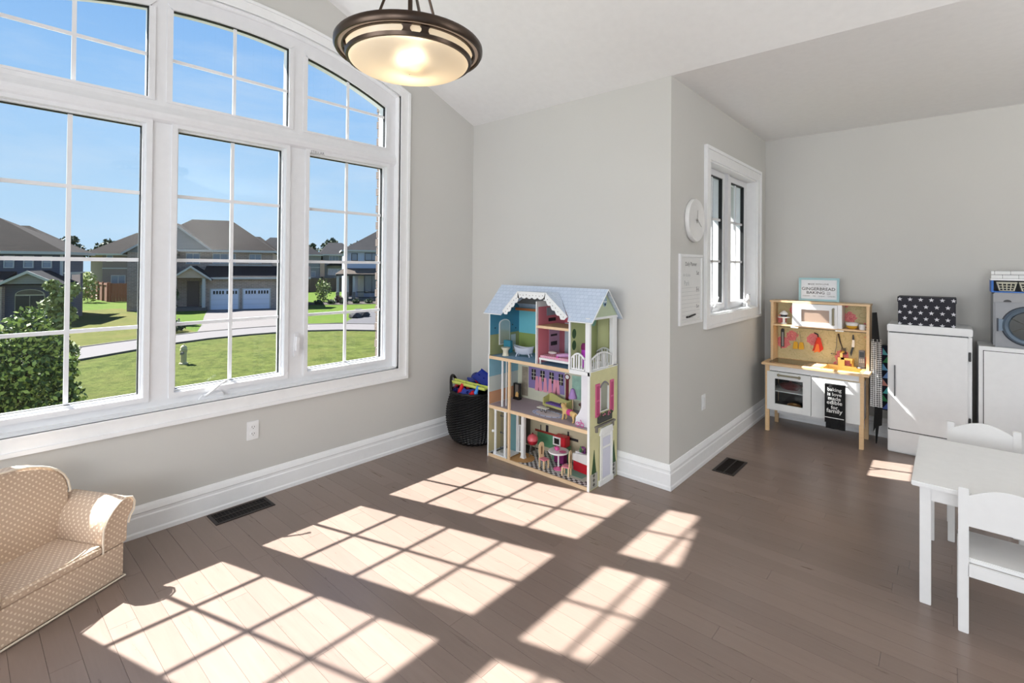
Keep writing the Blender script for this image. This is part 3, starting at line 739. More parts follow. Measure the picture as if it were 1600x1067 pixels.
# legs (kitchen-local coordinates)
for lx in (.03, .745):
    for ly in (.02, .355): KB('leg', beech, [(lx, lx+.032, ly, ly+.032, 0, .605)])
KB('cabinet_body', white, [(.045, .76, .385, .398, .14, .60), (.045, .055, .04, .39, .195, .60), (.75, .76, .04, .39, .195, .60), (.045, .76, .04, .39, .195, .205), (.05, .755, .035, .045, .555, .604), (.392, .402, .04, .39, .2, .6)])
KB('lower_brace', white, [(.06, .75, .33, .342, .095, .195)])
KB('counter', beech, [(.0, .245, .0, .40, .605, .626), (.245, .815, .0, .055, .605, .626), (.245, .815, .345, .40, .605, .626), (.245, .46, .055, .345, .605, .626), (.76, .815, .055, .345, .605, .626)], bevel=.003)
KB('hob', M('dark_glass_hob', (72, 52, 42), .12, .1), [(.05, .385, .07, .33, .626, .629)], bevel=.001)
KB('hob_ring', M('hob_print', (110, 82, 66), .2), [(.12, .19, .14, .142, .629, .6293), (.25, .32, .25, .252, .629, .6293)], bevel=0)
sk = MB(); x0, x1, y0, y1 = .46, .76, .055, .345
sk.box(x0-.008, x1+.008, y0-.008, y1+.008, .545, .550)
for q in ((x0-.008, x0+.02, y0-.008, y1+.008), (x1-.02, x1+.008, y0-.008, y1+.008), (x0, x1, y0-.008, y0+.02), (x0, x1, y1-.02, y1+.008)): sk.box(*q, .55, .628)
sk.build('sink', M('cream_gold_sink', (232, 200, 130), .35, .25), kit, bevel=.003)
fc = MB(); fc.box(.555, .605, .31, .35, .626, .70); fc.box(.57, .59, .315, .345, .70, .74); fc.tube([(.58, .33, .70), (.58, .33, .745), (.60, .32, .755)], .012); fc.box(.575, .665, .31, .335, .68, .70); fc.tube([(.655, .32, .69), (.655, .32, .655)], .012); fc.tube([(.665, .33, .626), (.665, .33, .70)], .011)
fc.build('faucet', goldm, kit, bevel=.002)
# oven door with window
dm = M('matt_white_door', (224, 225, 224), .4)
od = KB('oven_door', dm, [(.045, .110, .018, .036, .2, .55), (.335, .397, .018, .036, .2, .55), (.110, .335, .018, .036, .488, .55), (.110, .335, .018, .036, .2, .26)])
KB('oven_glass', glassm, [(.11, .335, .026, .029, .26, .488)], bevel=0, par=od)
hh = MB(); hh.tube([(.145, .018, .526), (.145, -.004, .526), (.31, -.004, .526), (.31, .018, .526)], .008); hh.ell((.145, -.004, .526), (.013, .011, .013)); hh.ell((.31, -.004, .526), (.013, .011, .013)); hh.build('handle', hndl, od, smooth=True)
KB('oven_interior', M('black_interior', (14, 13, 14), .8), [(.056, .39, .37, .384, .206, .55), (.056, .060, .045, .38, .206, .55), (.386, .391, .045, .38, .206, .55), (.056, .39, .045, .38, .2055, .209)], bevel=0)
KB('oven_rack', white, [(.06, .386, .05, .37, .366, .371)], bevel=0)
rd = KB('cabinet_door', dm, [(.402, .752, .018, .036, .2, .55)])
hh = MB(); hh.tube([(.50, .018, .505), (.50, -.006, .505), (.665, -.006, .505), (.665, .018, .505)], .008); hh.build('handle', white, rd, smooth=True)
# hutch
KB('hutch_post', beech, [(.03, .052, .20, .385, .626, 1.182)]); KB('hutch_post', beech, [(.775, .797, .20, .385, .626, 1.182)])
KB('top_shelf', beech, [(.022, .802, .195, .392, 1.175, 1.192)]); KB('middle_shelf', beech, [(.052, .775, .20, .385, .953, .968)])
KB('shelf_divider', white, [(.212, .224, .20, .385, .968, 1.175)]); KB('shelf_divider', white, [(.565, .60, .20, .385, .968, 1.175)])
KB('backsplash', floral, [(.052, .775, .378, .384, .626, 1.175)], bevel=0)
md = KB('microwave_door', white, [(.222, .29, .178, .2, .966, 1.172), (.508, .568, .178, .2, .966, 1.172), (.29, .508, .178, .2, 1.122, 1.172), (.29, .508, .178, .2, .966, 1.008)])
KB('microwave_screen', M('taupe_screen', (168, 142, 124), .3), [(.288, .51, .186, .194, 1.0, 1.13)], bevel=0, par=md)
hh = MB(); hh.tube([(.54, .178, 1.0), (.54, .155, 1.0), (.54, .155, 1.14), (.54, .178, 1.14)], .009); hh.build('handle', hndl, md, smooth=True)
for x in (.235, .585): KB('hook_clip', white, [(x-.03, x+.03, .175, .20, .945, .955)], bevel=.002)
KB('utensil_rail', M('dark_rail', (60, 54, 46), .4), [(.07, .76, .36, .366, .93, .936)], bevel=0)
def thing_k(name, label, cat, x, y, z, group=None): return empty(name, (kx+x, ky+y, z), label, cat, group)
# hanging utensils
T = thing_k('strainer_spoon', 'long black slotted kitchen tool hanging at the left of the backsplash', 'utensil', .10, .345, .0, 'utensils hanging on the backsplash')
f = MB(); f.box(-.013, .013, -.003, .003, .74, .905); f.ell((0, 0, .905), (.013, .004, .01)); f.box(-.015, -.011, -.004, .004, .72, .90); f.build('blade', black, T); MB().box(-.006, .008, -.0045, -.003, .745, .88).build('measure_strip', M('steel_strip', (150, 150, 146), .3, .6), T)
gl = M('mustard_fabric', (218, 168, 50), .8); rdm = M('red_fabric', (208, 58, 40), .8); orm = M('orange_fabric', (230, 120, 60), .8)
T = thing_k('oven_mitts', 'pair of small mustard yellow play oven mitts hanging on the backsplash', 'oven mitts', .235, .335, 0, 'utensils hanging on the backsplash')
for x, r in ((-.022, .12), (.026, -.10)):
    f = MB(); f.prism([(x-.024, .73), (x+.022, .735), (x+.016, .80), (x-.014, .80)], 'xz', -.008, .008); f.build('mitt', gl, T, bevel=.004)
MB().tube([(-.022, 0, .795), (-.008, 0, .90), (.012, 0, .90), (.026, 0, .795)], .002, 5).build('loop', hndl, T)
T = thing_k('red_dishcloth', 'crumpled red and orange cloth hanging from a dark hook on the backsplash', 'cloth', .395, .335, 0, 'utensils hanging on the backsplash')
f = MB(); f.prism([(-.045, .725), (-.01, .745), (.01, .72), (.045, .755), (.02, .85), (.004, .87), (-.008, .85)], 'xz', -.010, .010); f.build('cloth', rdm, T, bevel=.005)
f = MB(); f.prism([(-.03, .715), (.0, .73), (.018, .72), (.008, .80), (-.008, .80)], 'xz', -.014, -.008); f.build('fringe', orm, T, bevel=.002); MB().tube([(-.03, 0, .90), (.0, 0, .885), (.004, 0, .86)], .006).build('hook', black, T, smooth=True)
T = thing_k('ladle', 'small steel ladle with a thin handle hanging mid backsplash', 'utensil', .53, .335, 0, 'utensils hanging on the backsplash')
MB().tube([(.015, 0, .90), (.012, 0, .80), (.0, 0, .735)], .003, 6).build('handle', chrome, T)
f = MB(); pr = [(.024*sin(t), -.016*cos(t)) for t in [pi/2*k/6 for k in range(7)]]; f.lathe([(max(r, .001), z) for r, z in pr]+[(.021, 0), (.019, -.004), (.001, -.013)], (-.008, -.008, .728), 16); f.build('bowl', chrome, T, smooth=True)
T = thing_k('spatula', 'dark brown slotted spatula hanging beside the ladle', 'utensil', .565, .335, 0, 'utensils hanging on the backsplash')
f = MB(); f.tube([(-.01, 0, .91), (.004, 0, .84), (.022, 0, .78)], [.007, .006, .004], 8)
for k in range(4): f.prism([(.012+k*.011, .725), (.018+k*.011, .725), (.02+k*.009, .785), (.014+k*.009, .785)], 'xz', -.004, .004)
f.prism([(.010, .74), (.056, .735), (.056, .745), (.012, .75)], 'xz', -.004, .004)
f.build('blade', M('dark_brown_plastic', (48, 30, 26), .4), T)
T = thing_k('toy_knife', 'white-handled toy knife with dark blade hanging above the faucet', 'utensil', .665, .335, 0, 'utensils hanging on the backsplash')
MB().prism([(-.01, .80), (.012, .80), (.012, .865), (-.006, .865)], 'xz', -.005, .005).build('handle', white, T, bevel=.002); MB().prism([(-.006, .865), (.01, .865), (.006, .91), (-.003, .91)], 'xz', -.004, .004).build('cap', black, T)
MB().prism([(-.012, .715), (-.022, .745), (-.008, .80), (.008, .80)], 'xz', -.003, .003).build('blade', black, T)
# toy phone
T = thing_k('toy_phone', 'grey toy cordless phone standing at the right end of the counter', 'phone', .735, .285, .626)
MB().lathe([(.038, 0), (.04, .006), (.034, .012), (.001, .013)], seg=20, sc=(1, .7)).build('cradle', M('dark_phone', (50, 46, 46), .4), T, smooth=True)
ph = MB().obox((0, .005, .085), (.046, .02, .15), (radians(-8), 0, 0)).build('handset', M('grey_phone', (110, 104, 102), .4), T, bevel=.004)
MB().obox((0, -.001, .122), (.034, .004, .045), (radians(-8), 0, 0)).build('screen', black, ph)
kb = MB().box(-.005, .005, -.003, 0, -.0035, .0035).mesh('key', M('phone_key', (205, 200, 196), .5))
for r in range(4):
    for c_ in range(3): inst('key', kb, ph, ((c_-1)*.0135, -.0105+.0019*r-.0008, .083-r*.0125), (radians(-8), 0, 0))
# cake stand with cupcake
T = thing_k('cake_stand', 'small white toy cake stand on the upper left shelf', 'cake stand', .125, .28, .968)
MB().lathe([(.028, 0), (.026, .005), (.012, .012), (.011, .05), (.018, .056), (.05, .058), (.052, .068), (.001, .068)], seg=24).build('stand', whitem, T, smooth=True)
T = thing_k('toy_cupcake', 'toy cupcake with white frosting in a dark case on the cake stand', 'cupcake', .125, .28, 1.036)
MB().lathe([(.024, 0), (.034, .024), (.001, .024)], seg=20).build('paper_case', M('dark_case', (40, 42, 50), .6), T, smooth=True)
MB().lathe([(.036, .02), (.036, .03), (.026, .042), (.01, .055), (.001, .058)], seg=20).build('frosting', whitem, T, smooth=True)
T = thing_k('toy_bowl', 'white and yellow toy bowl on the upper right shelf', 'bowl', .665, .27, .968)
MB().lathe([(.02, 0), (.04, .015), (.044, .03), (.041, .03), (.03, .012), (.001, .008)], seg=20).build('yellow_base', gl, T, smooth=True); MB().lathe([(.043, .028), (.05, .055), (.047, .055), (.04, .03)], seg=20, ring=True).build('white_rim', whitem, T, smooth=True)
T = thing_k('toy_mug', 'white toy mug beside the bowl on the upper right shelf', 'mug', .74, .26, .968)
MB().lathe([(.022, 0), (.026, .045), (.023, .045), (.02, .005), (.001, .005)], seg=20).build('body', whitem, T, smooth=True); MB().tube([(.024, 0, .036), (.04, 0, .032), (.04, 0, .016), (.023, 0, .01)], .004, 6).build('handle', whitem, T, smooth=True)
# things inside the oven
T = thing_k('casserole_dish', 'dark red toy casserole on the oven rack', 'dish', .20, .2, .371); MB().lathe([(.06, 0), (.085, .03), (.09, .034), (.06, .055), (.01, .065), (.001, .065)], seg=24, sc=(1.1, .8)).build('dish', M('oxblood', (92, 26, 28), .3), T, smooth=True)
MB().ell((0, 0, .068), (.012, .012, .008)).build('lid_knob', M('oxblood', (92, 26, 28)), T)
T = thing_k('bread_roll', 'brown toy bread roll on the oven floor', 'bread', .24, .16, .209); MB().ell((0, 0, .025), (.06, .04, .025)).build('crust', M('bread_crust', (150, 104, 60), .8), T, smooth=True); MB().ell((.01, -.02, .045), (.02, .012, .006)).build('score', M('bread_crumb', (200, 160, 110), .8), T)
# tea towel on the door handle
tw = empty('tea_towel', (kx+.582, ky-.018, 0), 'black tea towel with white hand lettering hung over the right cabinet door handle', 'towel')
bt = M('black_cotton', (16, 16, 18), .9); wt = M('white_print', (228, 228, 226), .8)
f = MB(); nx = 10; pts = [(-.070+.140*i/nx, .004*sin(i*1.3)) for i in range(nx+1)]
for lo, hi, y0, w in ((.14, .51, -.002, 1.0),):
    f.strip([(x+.004, y-.004+y0) for x, y in pts], [(x+.004, y+y0) for x, y in pts], 'xy', lo, hi)
f.strip([(x-.003, y-.011) for x, y in pts], [(x-.003, y-.007) for x, y in pts], 'xy', .19, .512)
f.box(-.073, .074, -.012, .016, .508, .516); f.build('cloth', bt, tw)
for z, s_, w_ in ((.47, 'baking', .10), (.435, 'is love', .10), (.40, 'made', .09), (.365, 'edible', .11), (.325, 'for', .05), (.29, 'family', .115)):
    text(s_, 'lettering', wt, tw, (-.002, -.0165, z), (1, 0, 0), (0, 0, 1), width=w_, weight=.012)
MB().box(-.072, .066, -.0165, -.0155, .232, .238).build('stripe', wt, tw)
# sign on top
sg = empty('framed_sign', (kx+.395, ky+.385, 1.192), 'white baking sign in a pale blue frame leaning on the wall atop the toy kitchen', 'sign')
sg.rotation_euler = (radians(-3), 0, 0)
sb = M('pale_blue_frame', (160, 198, 204), .5)
f = MB(); w, h = .162, .215
f.frame('xz', -w, w, 0, h, .018, -.03, 0)
f.build('frame', sb, sg); MB().box(-w+.015, w-.015, -.022, -.015, .015, h-.015).build('panel', M('sign_white', (228, 230, 234), .6), sg)
for s_, z, w_, h_ in (('MADE WITH LOVE', .157, .165, .013), ('GINGERBREAD', .113, .268, .028), ('BAKING', .078, .145, .025)):
    text(s_, 'lettering', ink, sg, (-.004 if s_ != 'BAKING' else -.025, -.0226, z), (1, 0, 0), (0, 0, 1), width=w_, height=h_, weight=.012)
text('CO', 'lettering', ink, sg, (.08, -.0226, .078), (1, 0, 0), (0, 0, 1), width=.026, height=.018); MB().box(.065, .095, -.0228, -.0222, .062, .064).build('rule', ink, sg)
MB().box(-.06, .06, -.0226, -.0221, .138, .1392).build('rule', ink, sg)
text('COOKIES  -  PIES  -  SWEETS  -  CANDIES', 'lettering', ink, sg, (0, -.0226, .046), (1, 0, 0), (0, 0, 1), width=.26, height=.009)

# ------------------------------------------------------------------ apron and bag hung beside the kitchen
def gingham():
    mt, n, b = new_mat('black_gingham', .9); x, y, _ = uvxy(n, 1/.017)
    a = mathn(n, 'LESS_THAN', mathn(n, 'FRACT', mathn(n, 'ADD', x, 90)), .5); c = mathn(n, 'LESS_THAN', mathn(n, 'FRACT', mathn(n, 'ADD', y, 90)), .5)
    n.links.new(mixc(n, mathn(n, 'MULTIPLY', mathn(n, 'ADD', a, c), .5), (236, 236, 236), (18, 18, 20)), b.inputs['Base Color']); return mt
def cloth_sheet(x0, x1, z0, z1, y, amp, nw, th=.004, taper=0):
    f = MB(); n = 14
    rows = 10
    vs = []
    for side in (0, th):
        for r in range(rows+1):
            z = z0+(z1-z0)*r/rows; s = 1-taper*r/rows; cx = (x0+x1)/2
            for i in range(n+1):
                t = i/n; vs.append((cx+(x0-cx+(x1-x0)*t)*s, y+side+amp*sin(t*nw*2*pi+r*.15), z))
    W_ = n+1; K = (rows+1)*W_
    fs = [(r*W_+i, r*W_+i+1, (r+1)*W_+i+1, (r+1)*W_+i) for r in range(rows) for i in range(n)]
    fs += [(K+r*W_+i, K+(r+1)*W_+i, K+(r+1)*W_+i+1, K+r*W_+i+1) for r in range(rows) for i in range(n)]
    fs += [(r*W_, (r+1)*W_, K+(r+1)*W_, K+r*W_) for r in range(rows)]+[(r*W_+n, K+r*W_+n, K+(r+1)*W_+n, (r+1)*W_+n) for r in range(rows)]
    fs += [(i, K+i, K+i+1, i+1) for i in range(n)]
    fs += [(rows*W_+i, rows*W_+i+1, K+rows*W_+i+1, K+rows*W_+i) for i in range(n)]
    f.add(vs, fs); return f
ap = empty('play_apron', (2.842, 5.20, 0), 'black and white gingham play apron with black straps hung beside the toy kitchen', 'apron')
cloth_sheet(-.012, .075, .33, .90, -.01, .008, 2.5, taper=.2).build('skirt', gingham(), ap, smooth=True)
f = MB(); f.prism([(.0, .88), (.055, .88), (.035, 1.13), (.003, 1.125)], 'xz', -.012, -.002); f.build('bib_strap', bt, ap)
f = MB(); f.prism([(.01, .11), (.02, .34), (.075, .34), (.07, .18), (.05, .17), (.036, .02), (.028, .02), (.026, .15)], 'xz', .0, .006); f.build('waist_tie', bt, ap)
bg_ = empty('triangle_bag', (2.912, 5.30, 0), 'colourful triangle-print bag hanging behind the gingham apron', 'bag')
MB().box(-.045, .035, .0, .05, .29, .84).build('bag_body', M('dark_navy_cloth', (14, 22, 44), .8), bg_)
cols = [(90, 205, 205), (60, 150, 92), (120, 210, 215), (232, 160, 150), (110, 200, 205), (92, 120, 205), (130, 170, 232), (168, 88, 178), (60, 160, 100), (120, 190, 235), (175, 70, 160)]
f = MB()
for r in range(8):
    for c_ in range(2):
        z = .30+r*.066; x = -.045+c_*.04
        f.prism([(x, z), (x+.04, z), (x+(.036 if (r+c_) % 2 else .002), z+.058)], 'xz', -.0018, 0, (r*3+c_*5) % len(cols))
f.build('triangle_print', [M('print_colour_%d' % i, c, .7) for i, c in enumerate(cols)], bg_)
# ------------------------------------------------------------------ tall white play cabinet
fr = empty('play_fridge', (2.955, 5.12, 0), 'tall white play refrigerator cabinet with one upright bar handle', 'cabinet')
greym = M('dark_grey_metal', (92, 92, 94), .4, .5)
f = MB(); f.box(0, .512, .012, .375, .0, .985); f.box(-.004, .516, .0, .378, .985, 1.045); f.build('carcass', white, fr, bevel=.006)
f = MB(); f.box(.012, .488, -.008, .012, .19, .978); f.build('upper_door', white, fr, bevel=.002)
hh = MB(); hh.box(.044, .053, -.03, -.018, .465, .715); hh.box(.045, .052, -.02, -.008, .48, .49); hh.box(.045, .052, -.02, -.008, .69, .70); hh.build('handle', greym, fr)
f = MB(); f.box(.004, .508, -.008, .012, .012, .182); f.build('lower_door', white, fr, bevel=.002)
MB().box(.006, .506, -.001, .013, .180, .192).build('door_gap', black, fr); MB().box(.01, .490, .003, .0135, .976, .9855).build('door_gap', black, fr)
for z in (.80, .30): MB().box(.492, .506, -.012, .012, z, z+.07).build('hinge', M('charcoal', (52, 52, 54), .5), fr, bevel=.003)
# starred box
bx = empty('star_box', (3.02, 5.155, 1.045), 'black storage box printed with white stars on the white play fridge', 'box')
nv = M('navy_black_card', (28, 28, 40), .7); starw = M('star_white', (216, 216, 222), .7)
MB().box(0, .355, 0, .24, 0, .205).build('box_body', nv, bx, bevel=.002); lidb = MB().box(-.004, .359, -.004, .244, .185, .228).build('lid', nv, bx, bevel=.002)
def star(mb, cx, cz, r, y, zmin, zmax, xmin, xmax):
    P = [(cx+(r if k % 2 == 0 else r*.42)*sin(pi*k/5), cz+(r if k % 2 == 0 else r*.42)*cos(pi*k/5)) for k in range(10)]
    # clip to the box face
    def clip(P, f_, d):
        out = []
        for i in range(len(P)):
            a, b_ = P[i], P[(i+1) % len(P)]; fa, fb = f_(a), f_(b_)
            if fa >= 0: out.append(a)
            if fa*fb < 0: t = fa/(fa-fb); out.append((a[0]+(b_[0]-a[0])*t, a[1]+(b_[1]-a[1])*t))
        return out
    for fn in (lambda p: p[1]-zmin, lambda p: zmax-p[1], lambda p: p[0]-xmin, lambda p: xmax-p[0]):
        P = clip(P, fn, 0)
        if len(P) < 3: return
    mb.prism(P, 'xz', y-.0008, y)
f = MB()
for r in range(3):
    for c_ in range(6):
        cx = .012+c_*.066+(.033 if r % 2 == 0 else 0); cz = .03+(2-r)*.047
        if r == 0: pass
        star(f, .012+c_*.066+(.033 if r != 1 else 0), .055+.048*(2-r) if r < 3 else 0, .0175, -.0045, .0, .226, 0, .355)
for c_ in range(6): star(f, .012+c_*.066, .008, .0175, -.0045, .001, .226, 0, .355); star(f, .012+c_*.066, .208, .0175, -.0045, .0, .226, 0, .355)
tag(f.build('star_print', starw, bx), kind='stuff')
# ------------------------------------------------------------------ low white cabinet, toy washer, laundry shelf
c2 = empty('low_cabinet', (3.502, 5.12, 0), 'low white cabinet under the toy washing machine', 'cabinet')
f = MB(); f.box(0, .50, .006, .37, 0, .925); f.build('carcass', white, c2, bevel=.003)
MB().box(.028, .47, .0, .01, .03, .892).build('door', white, c2, bevel=.002); MB().box(.024, .474, .003, .0065, .026, .896).build('door_gap', black, c2)
ws = empty('toy_washer', (3.582, 5.15, .925), 'grey toy washing machine with a round door, on the low white cabinet', 'toy washer')
wg = M('washer_grey', (134, 136, 140), .4, .2); wd = M('washer_door_blue_grey', (96, 112, 128), .35, .3)
MB().box(0, .40, 0, .30, 0, .405).build('body', wg, ws, bevel=.01); MB().box(.0, .40, -.006, .02, .335, .40).build('control_panel', M('panel_grey', (150, 152, 156), .4), ws, bevel=.003)
f = MB(); f.prism([(.075+.022*cos(pi*k/10), .338+.016*sin(pi*k/10)) for k in range(11)], 'xz', -.010, -.005); f.build('knob', black, ws)
cx, cz = .185, .165
dd = MB(); dd.lathe([(.10, -.004), (.135, -.004), (.138, -.014), (.126, -.026), (.108, -.022), (.10, -.01)], (cx, 0, cz), 40, axis='y', ring=True); dr = dd.build('door_ring', wd, ws, smooth=True)
MB().lathe([(.145, -.001), (.143, -.006), (.134, -.008), (.134, -.001)], (cx, 0, cz), 40, axis='y', ring=True).build('door_seal', M('navy_line', (24, 34, 52), .4), ws, smooth=True)
MB().lathe([(.108, -.004), (.108, -.008), (.001, -.0085)], (cx, 0, cz), 32, axis='y').build('drum', M('drum_dark', (44, 46, 44), .3, .3), ws, smooth=True)
f = MB()
for k in range(3): a = pi*k/3+.5; f.tube([(cx-.1*cos(a), -.01, cz-.1*sin(a)), (cx+.1*cos(a), -.01, cz+.1*sin(a))], .004, 6)
f.build('drum_paddle', M('paddle', (90, 92, 88), .4), ws)
f = MB(); f.box(cx-.158, cx-.13, -.012, -.002, cz-.04, cz+.045); f.build('latch', wd, ws, bevel=.002); MB().box(cx-.166, cx-.157, -.013, -.001, cz-.046, cz+.05).build('latch_edge', M('navy_line', (24, 34, 52)), ws)
sh = empty('laundry_shelf', (3.574, 5.19, 1.335), 'blue toy shelf topped with white brick print, above the toy washer', 'shelf')
blu = M('bright_blue', (36, 110, 200), .5)
f = MB(); f.box(0, .012, 0, .22, .003, .085); f.box(.39, .40, 0, .22, .003, .085); f.box(.012, .39, .21, .22, .003, .085); f.box(0, .40, 0, .22, -.005, .003); f.build('shelf_box', blu, sh)
MB().box(.012, .39, .19, .209, .003, .085).build('inner_back', black, sh)
MB().box(-.005, .405, -.008, .225, .085, .098).build('shelf_top', white, sh)
bm_ = MB().box(0, .083, 0, .012, 0, .026).mesh('brick', M('white_print_brick', (228, 230, 230), .5), bevel=.001)
MB().box(0, .40, .003, .014, .098, .156).build('mortar_board', black, sh)
for r, js in ((1, (-.002, .0175, .1025, .1875, .2725, .3575, .402)), (0, (-.002, .060, .145, .23, .315, .402))):
    for xa, xb in zip(js[:-1], js[1:]): inst('brick', bm_, sh, (xa+.001, -.004, .0995+r*.029), scale=((xb-xa-.002)/.083, 1, 1))
crm = M('cream_plastic', (222, 218, 196), .5)
bsk = None
for i, x in enumerate((.085, .205, .325)):
    if bsk is None:
        bsk = empty('laundry_basket', (3.574+x, 5.23, 1.340), 'cream toy laundry basket with a lattice front, left one on the blue shelf', 'basket', 'toy laundry baskets on the shelf')
        f = MB()
        for s_ in (0,):
            for k in range(5): t = -1+k*.5; f.prism([(t*.036-.003, 0), (t*.036+.003, 0), (t*.050+.003, .062), (t*.050-.003, .062)], 'xz', -.003, 0)
            for k in range(4): z = .002+k*.018; w_ = .038+z/.062*.014; f.box(-w_, w_, -.003, 0, z-.002, z+.003)
        f.box(-.056, .056, -.006, .002, .060, .068)
        f.build('lattice_front', crm, bsk)
        f = MB(); f.prism([(-.036, 0), (.036, 0), (.036, .004), (-.036, .004)], 'xz', 0, .10); f.prism([(-.056, .064), (-.052, .068), (-.036, .002), (-.040, 0)], 'xz', 0, .10); f.prism([(.056, .064), (.052, .068), (.036, .002), (.040, 0)], 'xz', 0, .10); f.build('tub', crm, bsk)
    else: dup(bsk, (3.574+x, 5.23, 1.340), label='cream toy laundry basket, %s on the blue shelf' % ('middle one' if i == 1 else 'rightmost one'))

# ------------------------------------------------------------------ white kids table and chairs
tb = empty('kids_table', (3.205, 2.875, 0), 'white rectangular kids play table with thick square legs', 'table')
TL, TD = .62, .80
MB().box(0, TL, 0, TD, .527, .548).build('tabletop', whitem, tb, bevel=.003)
f = MB(); f.box(.03, TL-.03, .035, .05, .465, .527); f.box(.03, TL-.03, TD-.05, TD-.035, .465, .527); f.box(.03, .045, .035, TD-.035, .465, .527); f.box(TL-.045, TL-.03, .035, TD-.035, .465, .527); f.build('apron_rail', whitem, tb, bevel=.001)
for x in (.028, TL-.068):
    for y in (.03, TD-.07): MB().box(x, x+.04, y, y+.04, 0, .527).build('leg', whitem, tb, bevel=.002)
def chair(loc, rz, label):
    c = empty('kids_chair', loc, label, 'chair', 'white kids chairs at the play table', rz)   # back at y=0, seat towards +y
    w = .31; pw = .033
    for x in (0, w-pw): MB().box(x, x+pw, 0, .026, 0, .595).build('back_post', whitem, c, bevel=.002)
    for x in (.0, w-pw): MB().box(x, x+.03, .27, .30, 0, .285).build('front_leg', whitem, c, bevel=.002)
    n = 12; top = [(pw-.002+(w-2*pw+.004)*k/n, .565+.045*sin(pi*k/n)) for k in range(n+1)]
    MB().prism([(pw-.002, .44), (w-pw+.002, .44)]+top[::-1], 'xz', .004, .02).build('backrest', whitem, c, bevel=.002)
    MB().box(.002, w-.002, .02, .31, .285, .305).build('seat', whitem, c, bevel=.004)
    f = MB(); f.box(.01, w-.01, .002, .02, .235, .285); f.box(.01, w-.01, .27, .285, .245, .285); f.box(.005, .018, .02, .28, .245, .285); f.box(w-.018, w-.005, .02, .28, .245, .285); f.build('seat_rail', whitem, c, bevel=.001)
    return c
ch1 = chair((3.361, 2.785, 0), 0, 'white wooden kids chair nearest the camera, back turned to the viewer')
dup(ch1, (3.635, 3.96, 0), pi, 'white wooden kids chair on the far side of the play table')

# figurine on the nook sill
fg = empty('cat_figurine', (XC-.035, 5.03, SZ0+.012), 'small white ceramic animal figurine on the nook window sill', 'figurine', rotz=pi/2)
por = M('porcelain', (235, 235, 235), .2)
f = MB(); f.ell((0, 0, .045), (.055, .026, .03)); f.ell((.05, 0, .085), (.022, .02, .028)); f.tube([(.045, 0, .05), (.052, 0, .09)], [.022, .016]); f.tube([(-.05, 0, .05), (-.075, 0, .075), (-.07, 0, .1)], .007)
for x, y in ((.035, .014), (.035, -.014), (-.035, .014), (-.035, -.014)): f.tube([(x, y, .04), (x, y, 0)], [.012, .01])
f.build('body', por, fg, smooth=True)
MB().ell((.052, 0, .113), (.016, .016, .006)).build('cap', M('grey_cap', (110, 112, 114), .4), fg, smooth=True)

# ------------------------------------------------------------------ dollhouse
dh = empty('dollhouse', (.60, 2.82, 0), 'tall three-storey wooden dollhouse with pale blue roof, white columns and balcony', 'dollhouse')
DW, DD = .94, .365
hw = M('dollhouse_white', (232, 234, 234), .45)
yel = M('dollhouse_stucco', (206, 204, 158), .7, var=.1, ns=22)
def shingle_mat():
    mt, n, b = new_mat('pale_blue_printed_shingles', .5); x, y, uv = uvxy(n)
    t = n.nodes.new('ShaderNodeTexBrick'); t.inputs['Scale'].default_value = 1; t.inputs['Brick Width'].default_value = .035; t.inputs['Row Height'].default_value = .024; t.inputs['Mortar Size'].default_value = .0012
    for k, c in (('Color1', (192, 206, 224)), ('Color2', (202, 214, 232)), ('Mortar', (170, 186, 208))): t.inputs[k].default_value = (*lin(c), 1)
    n.links.new(uv, t.inputs['Vector']); n.links.new(t.outputs[0], b.inputs[0]); return mt
shg = shingle_mat()
def D_(name, mat, boxes=None, prisms=None, bevel=0, par=None, mb=None):
    f = mb or MB()
    for q in boxes or []: f.box(*q)
    for q in prisms or []: f.prism(*q)
    return f.build(name, mat, par or dh, bevel=bevel)
T_ = .010
D_('side_panel', hw, [(0, T_, 0, DD, 0, .80)]); D_('side_panel', hw, [(.006, .006+T_, 0, DD, .80, 1.152)])
# wall prints on the left panel, inside
D_('wall_print', M('print_cream', (216, 202, 158), .7), [(T_, T_+.001, .004, DD-.012, .03, .385)])
D_('wall_print', M('print_cloud', (196, 206, 202), .7), [(T_, T_+.001, .004, DD-.012, .405, .62)]); D_('wall_print', M('print_skyblue', (134, 184, 202), .7), [(T_, T_+.001, .004, DD-.012, .62, .765)])
D_('wall_print', M('print_peach', (206, 156, 120), .7), [(T_+.0012, T_+.0018, .004, DD-.012, .405, .50)])
D_('wall_print', M('print_teal', (74, 140, 170), .7), [(.016, .017, .004, DD-.012, .95, 1.15)]); D_('wall_print', M('print_olive', (150, 156, 112), .7), [(.016, .0172, .004, DD-.012, .79, .95)])
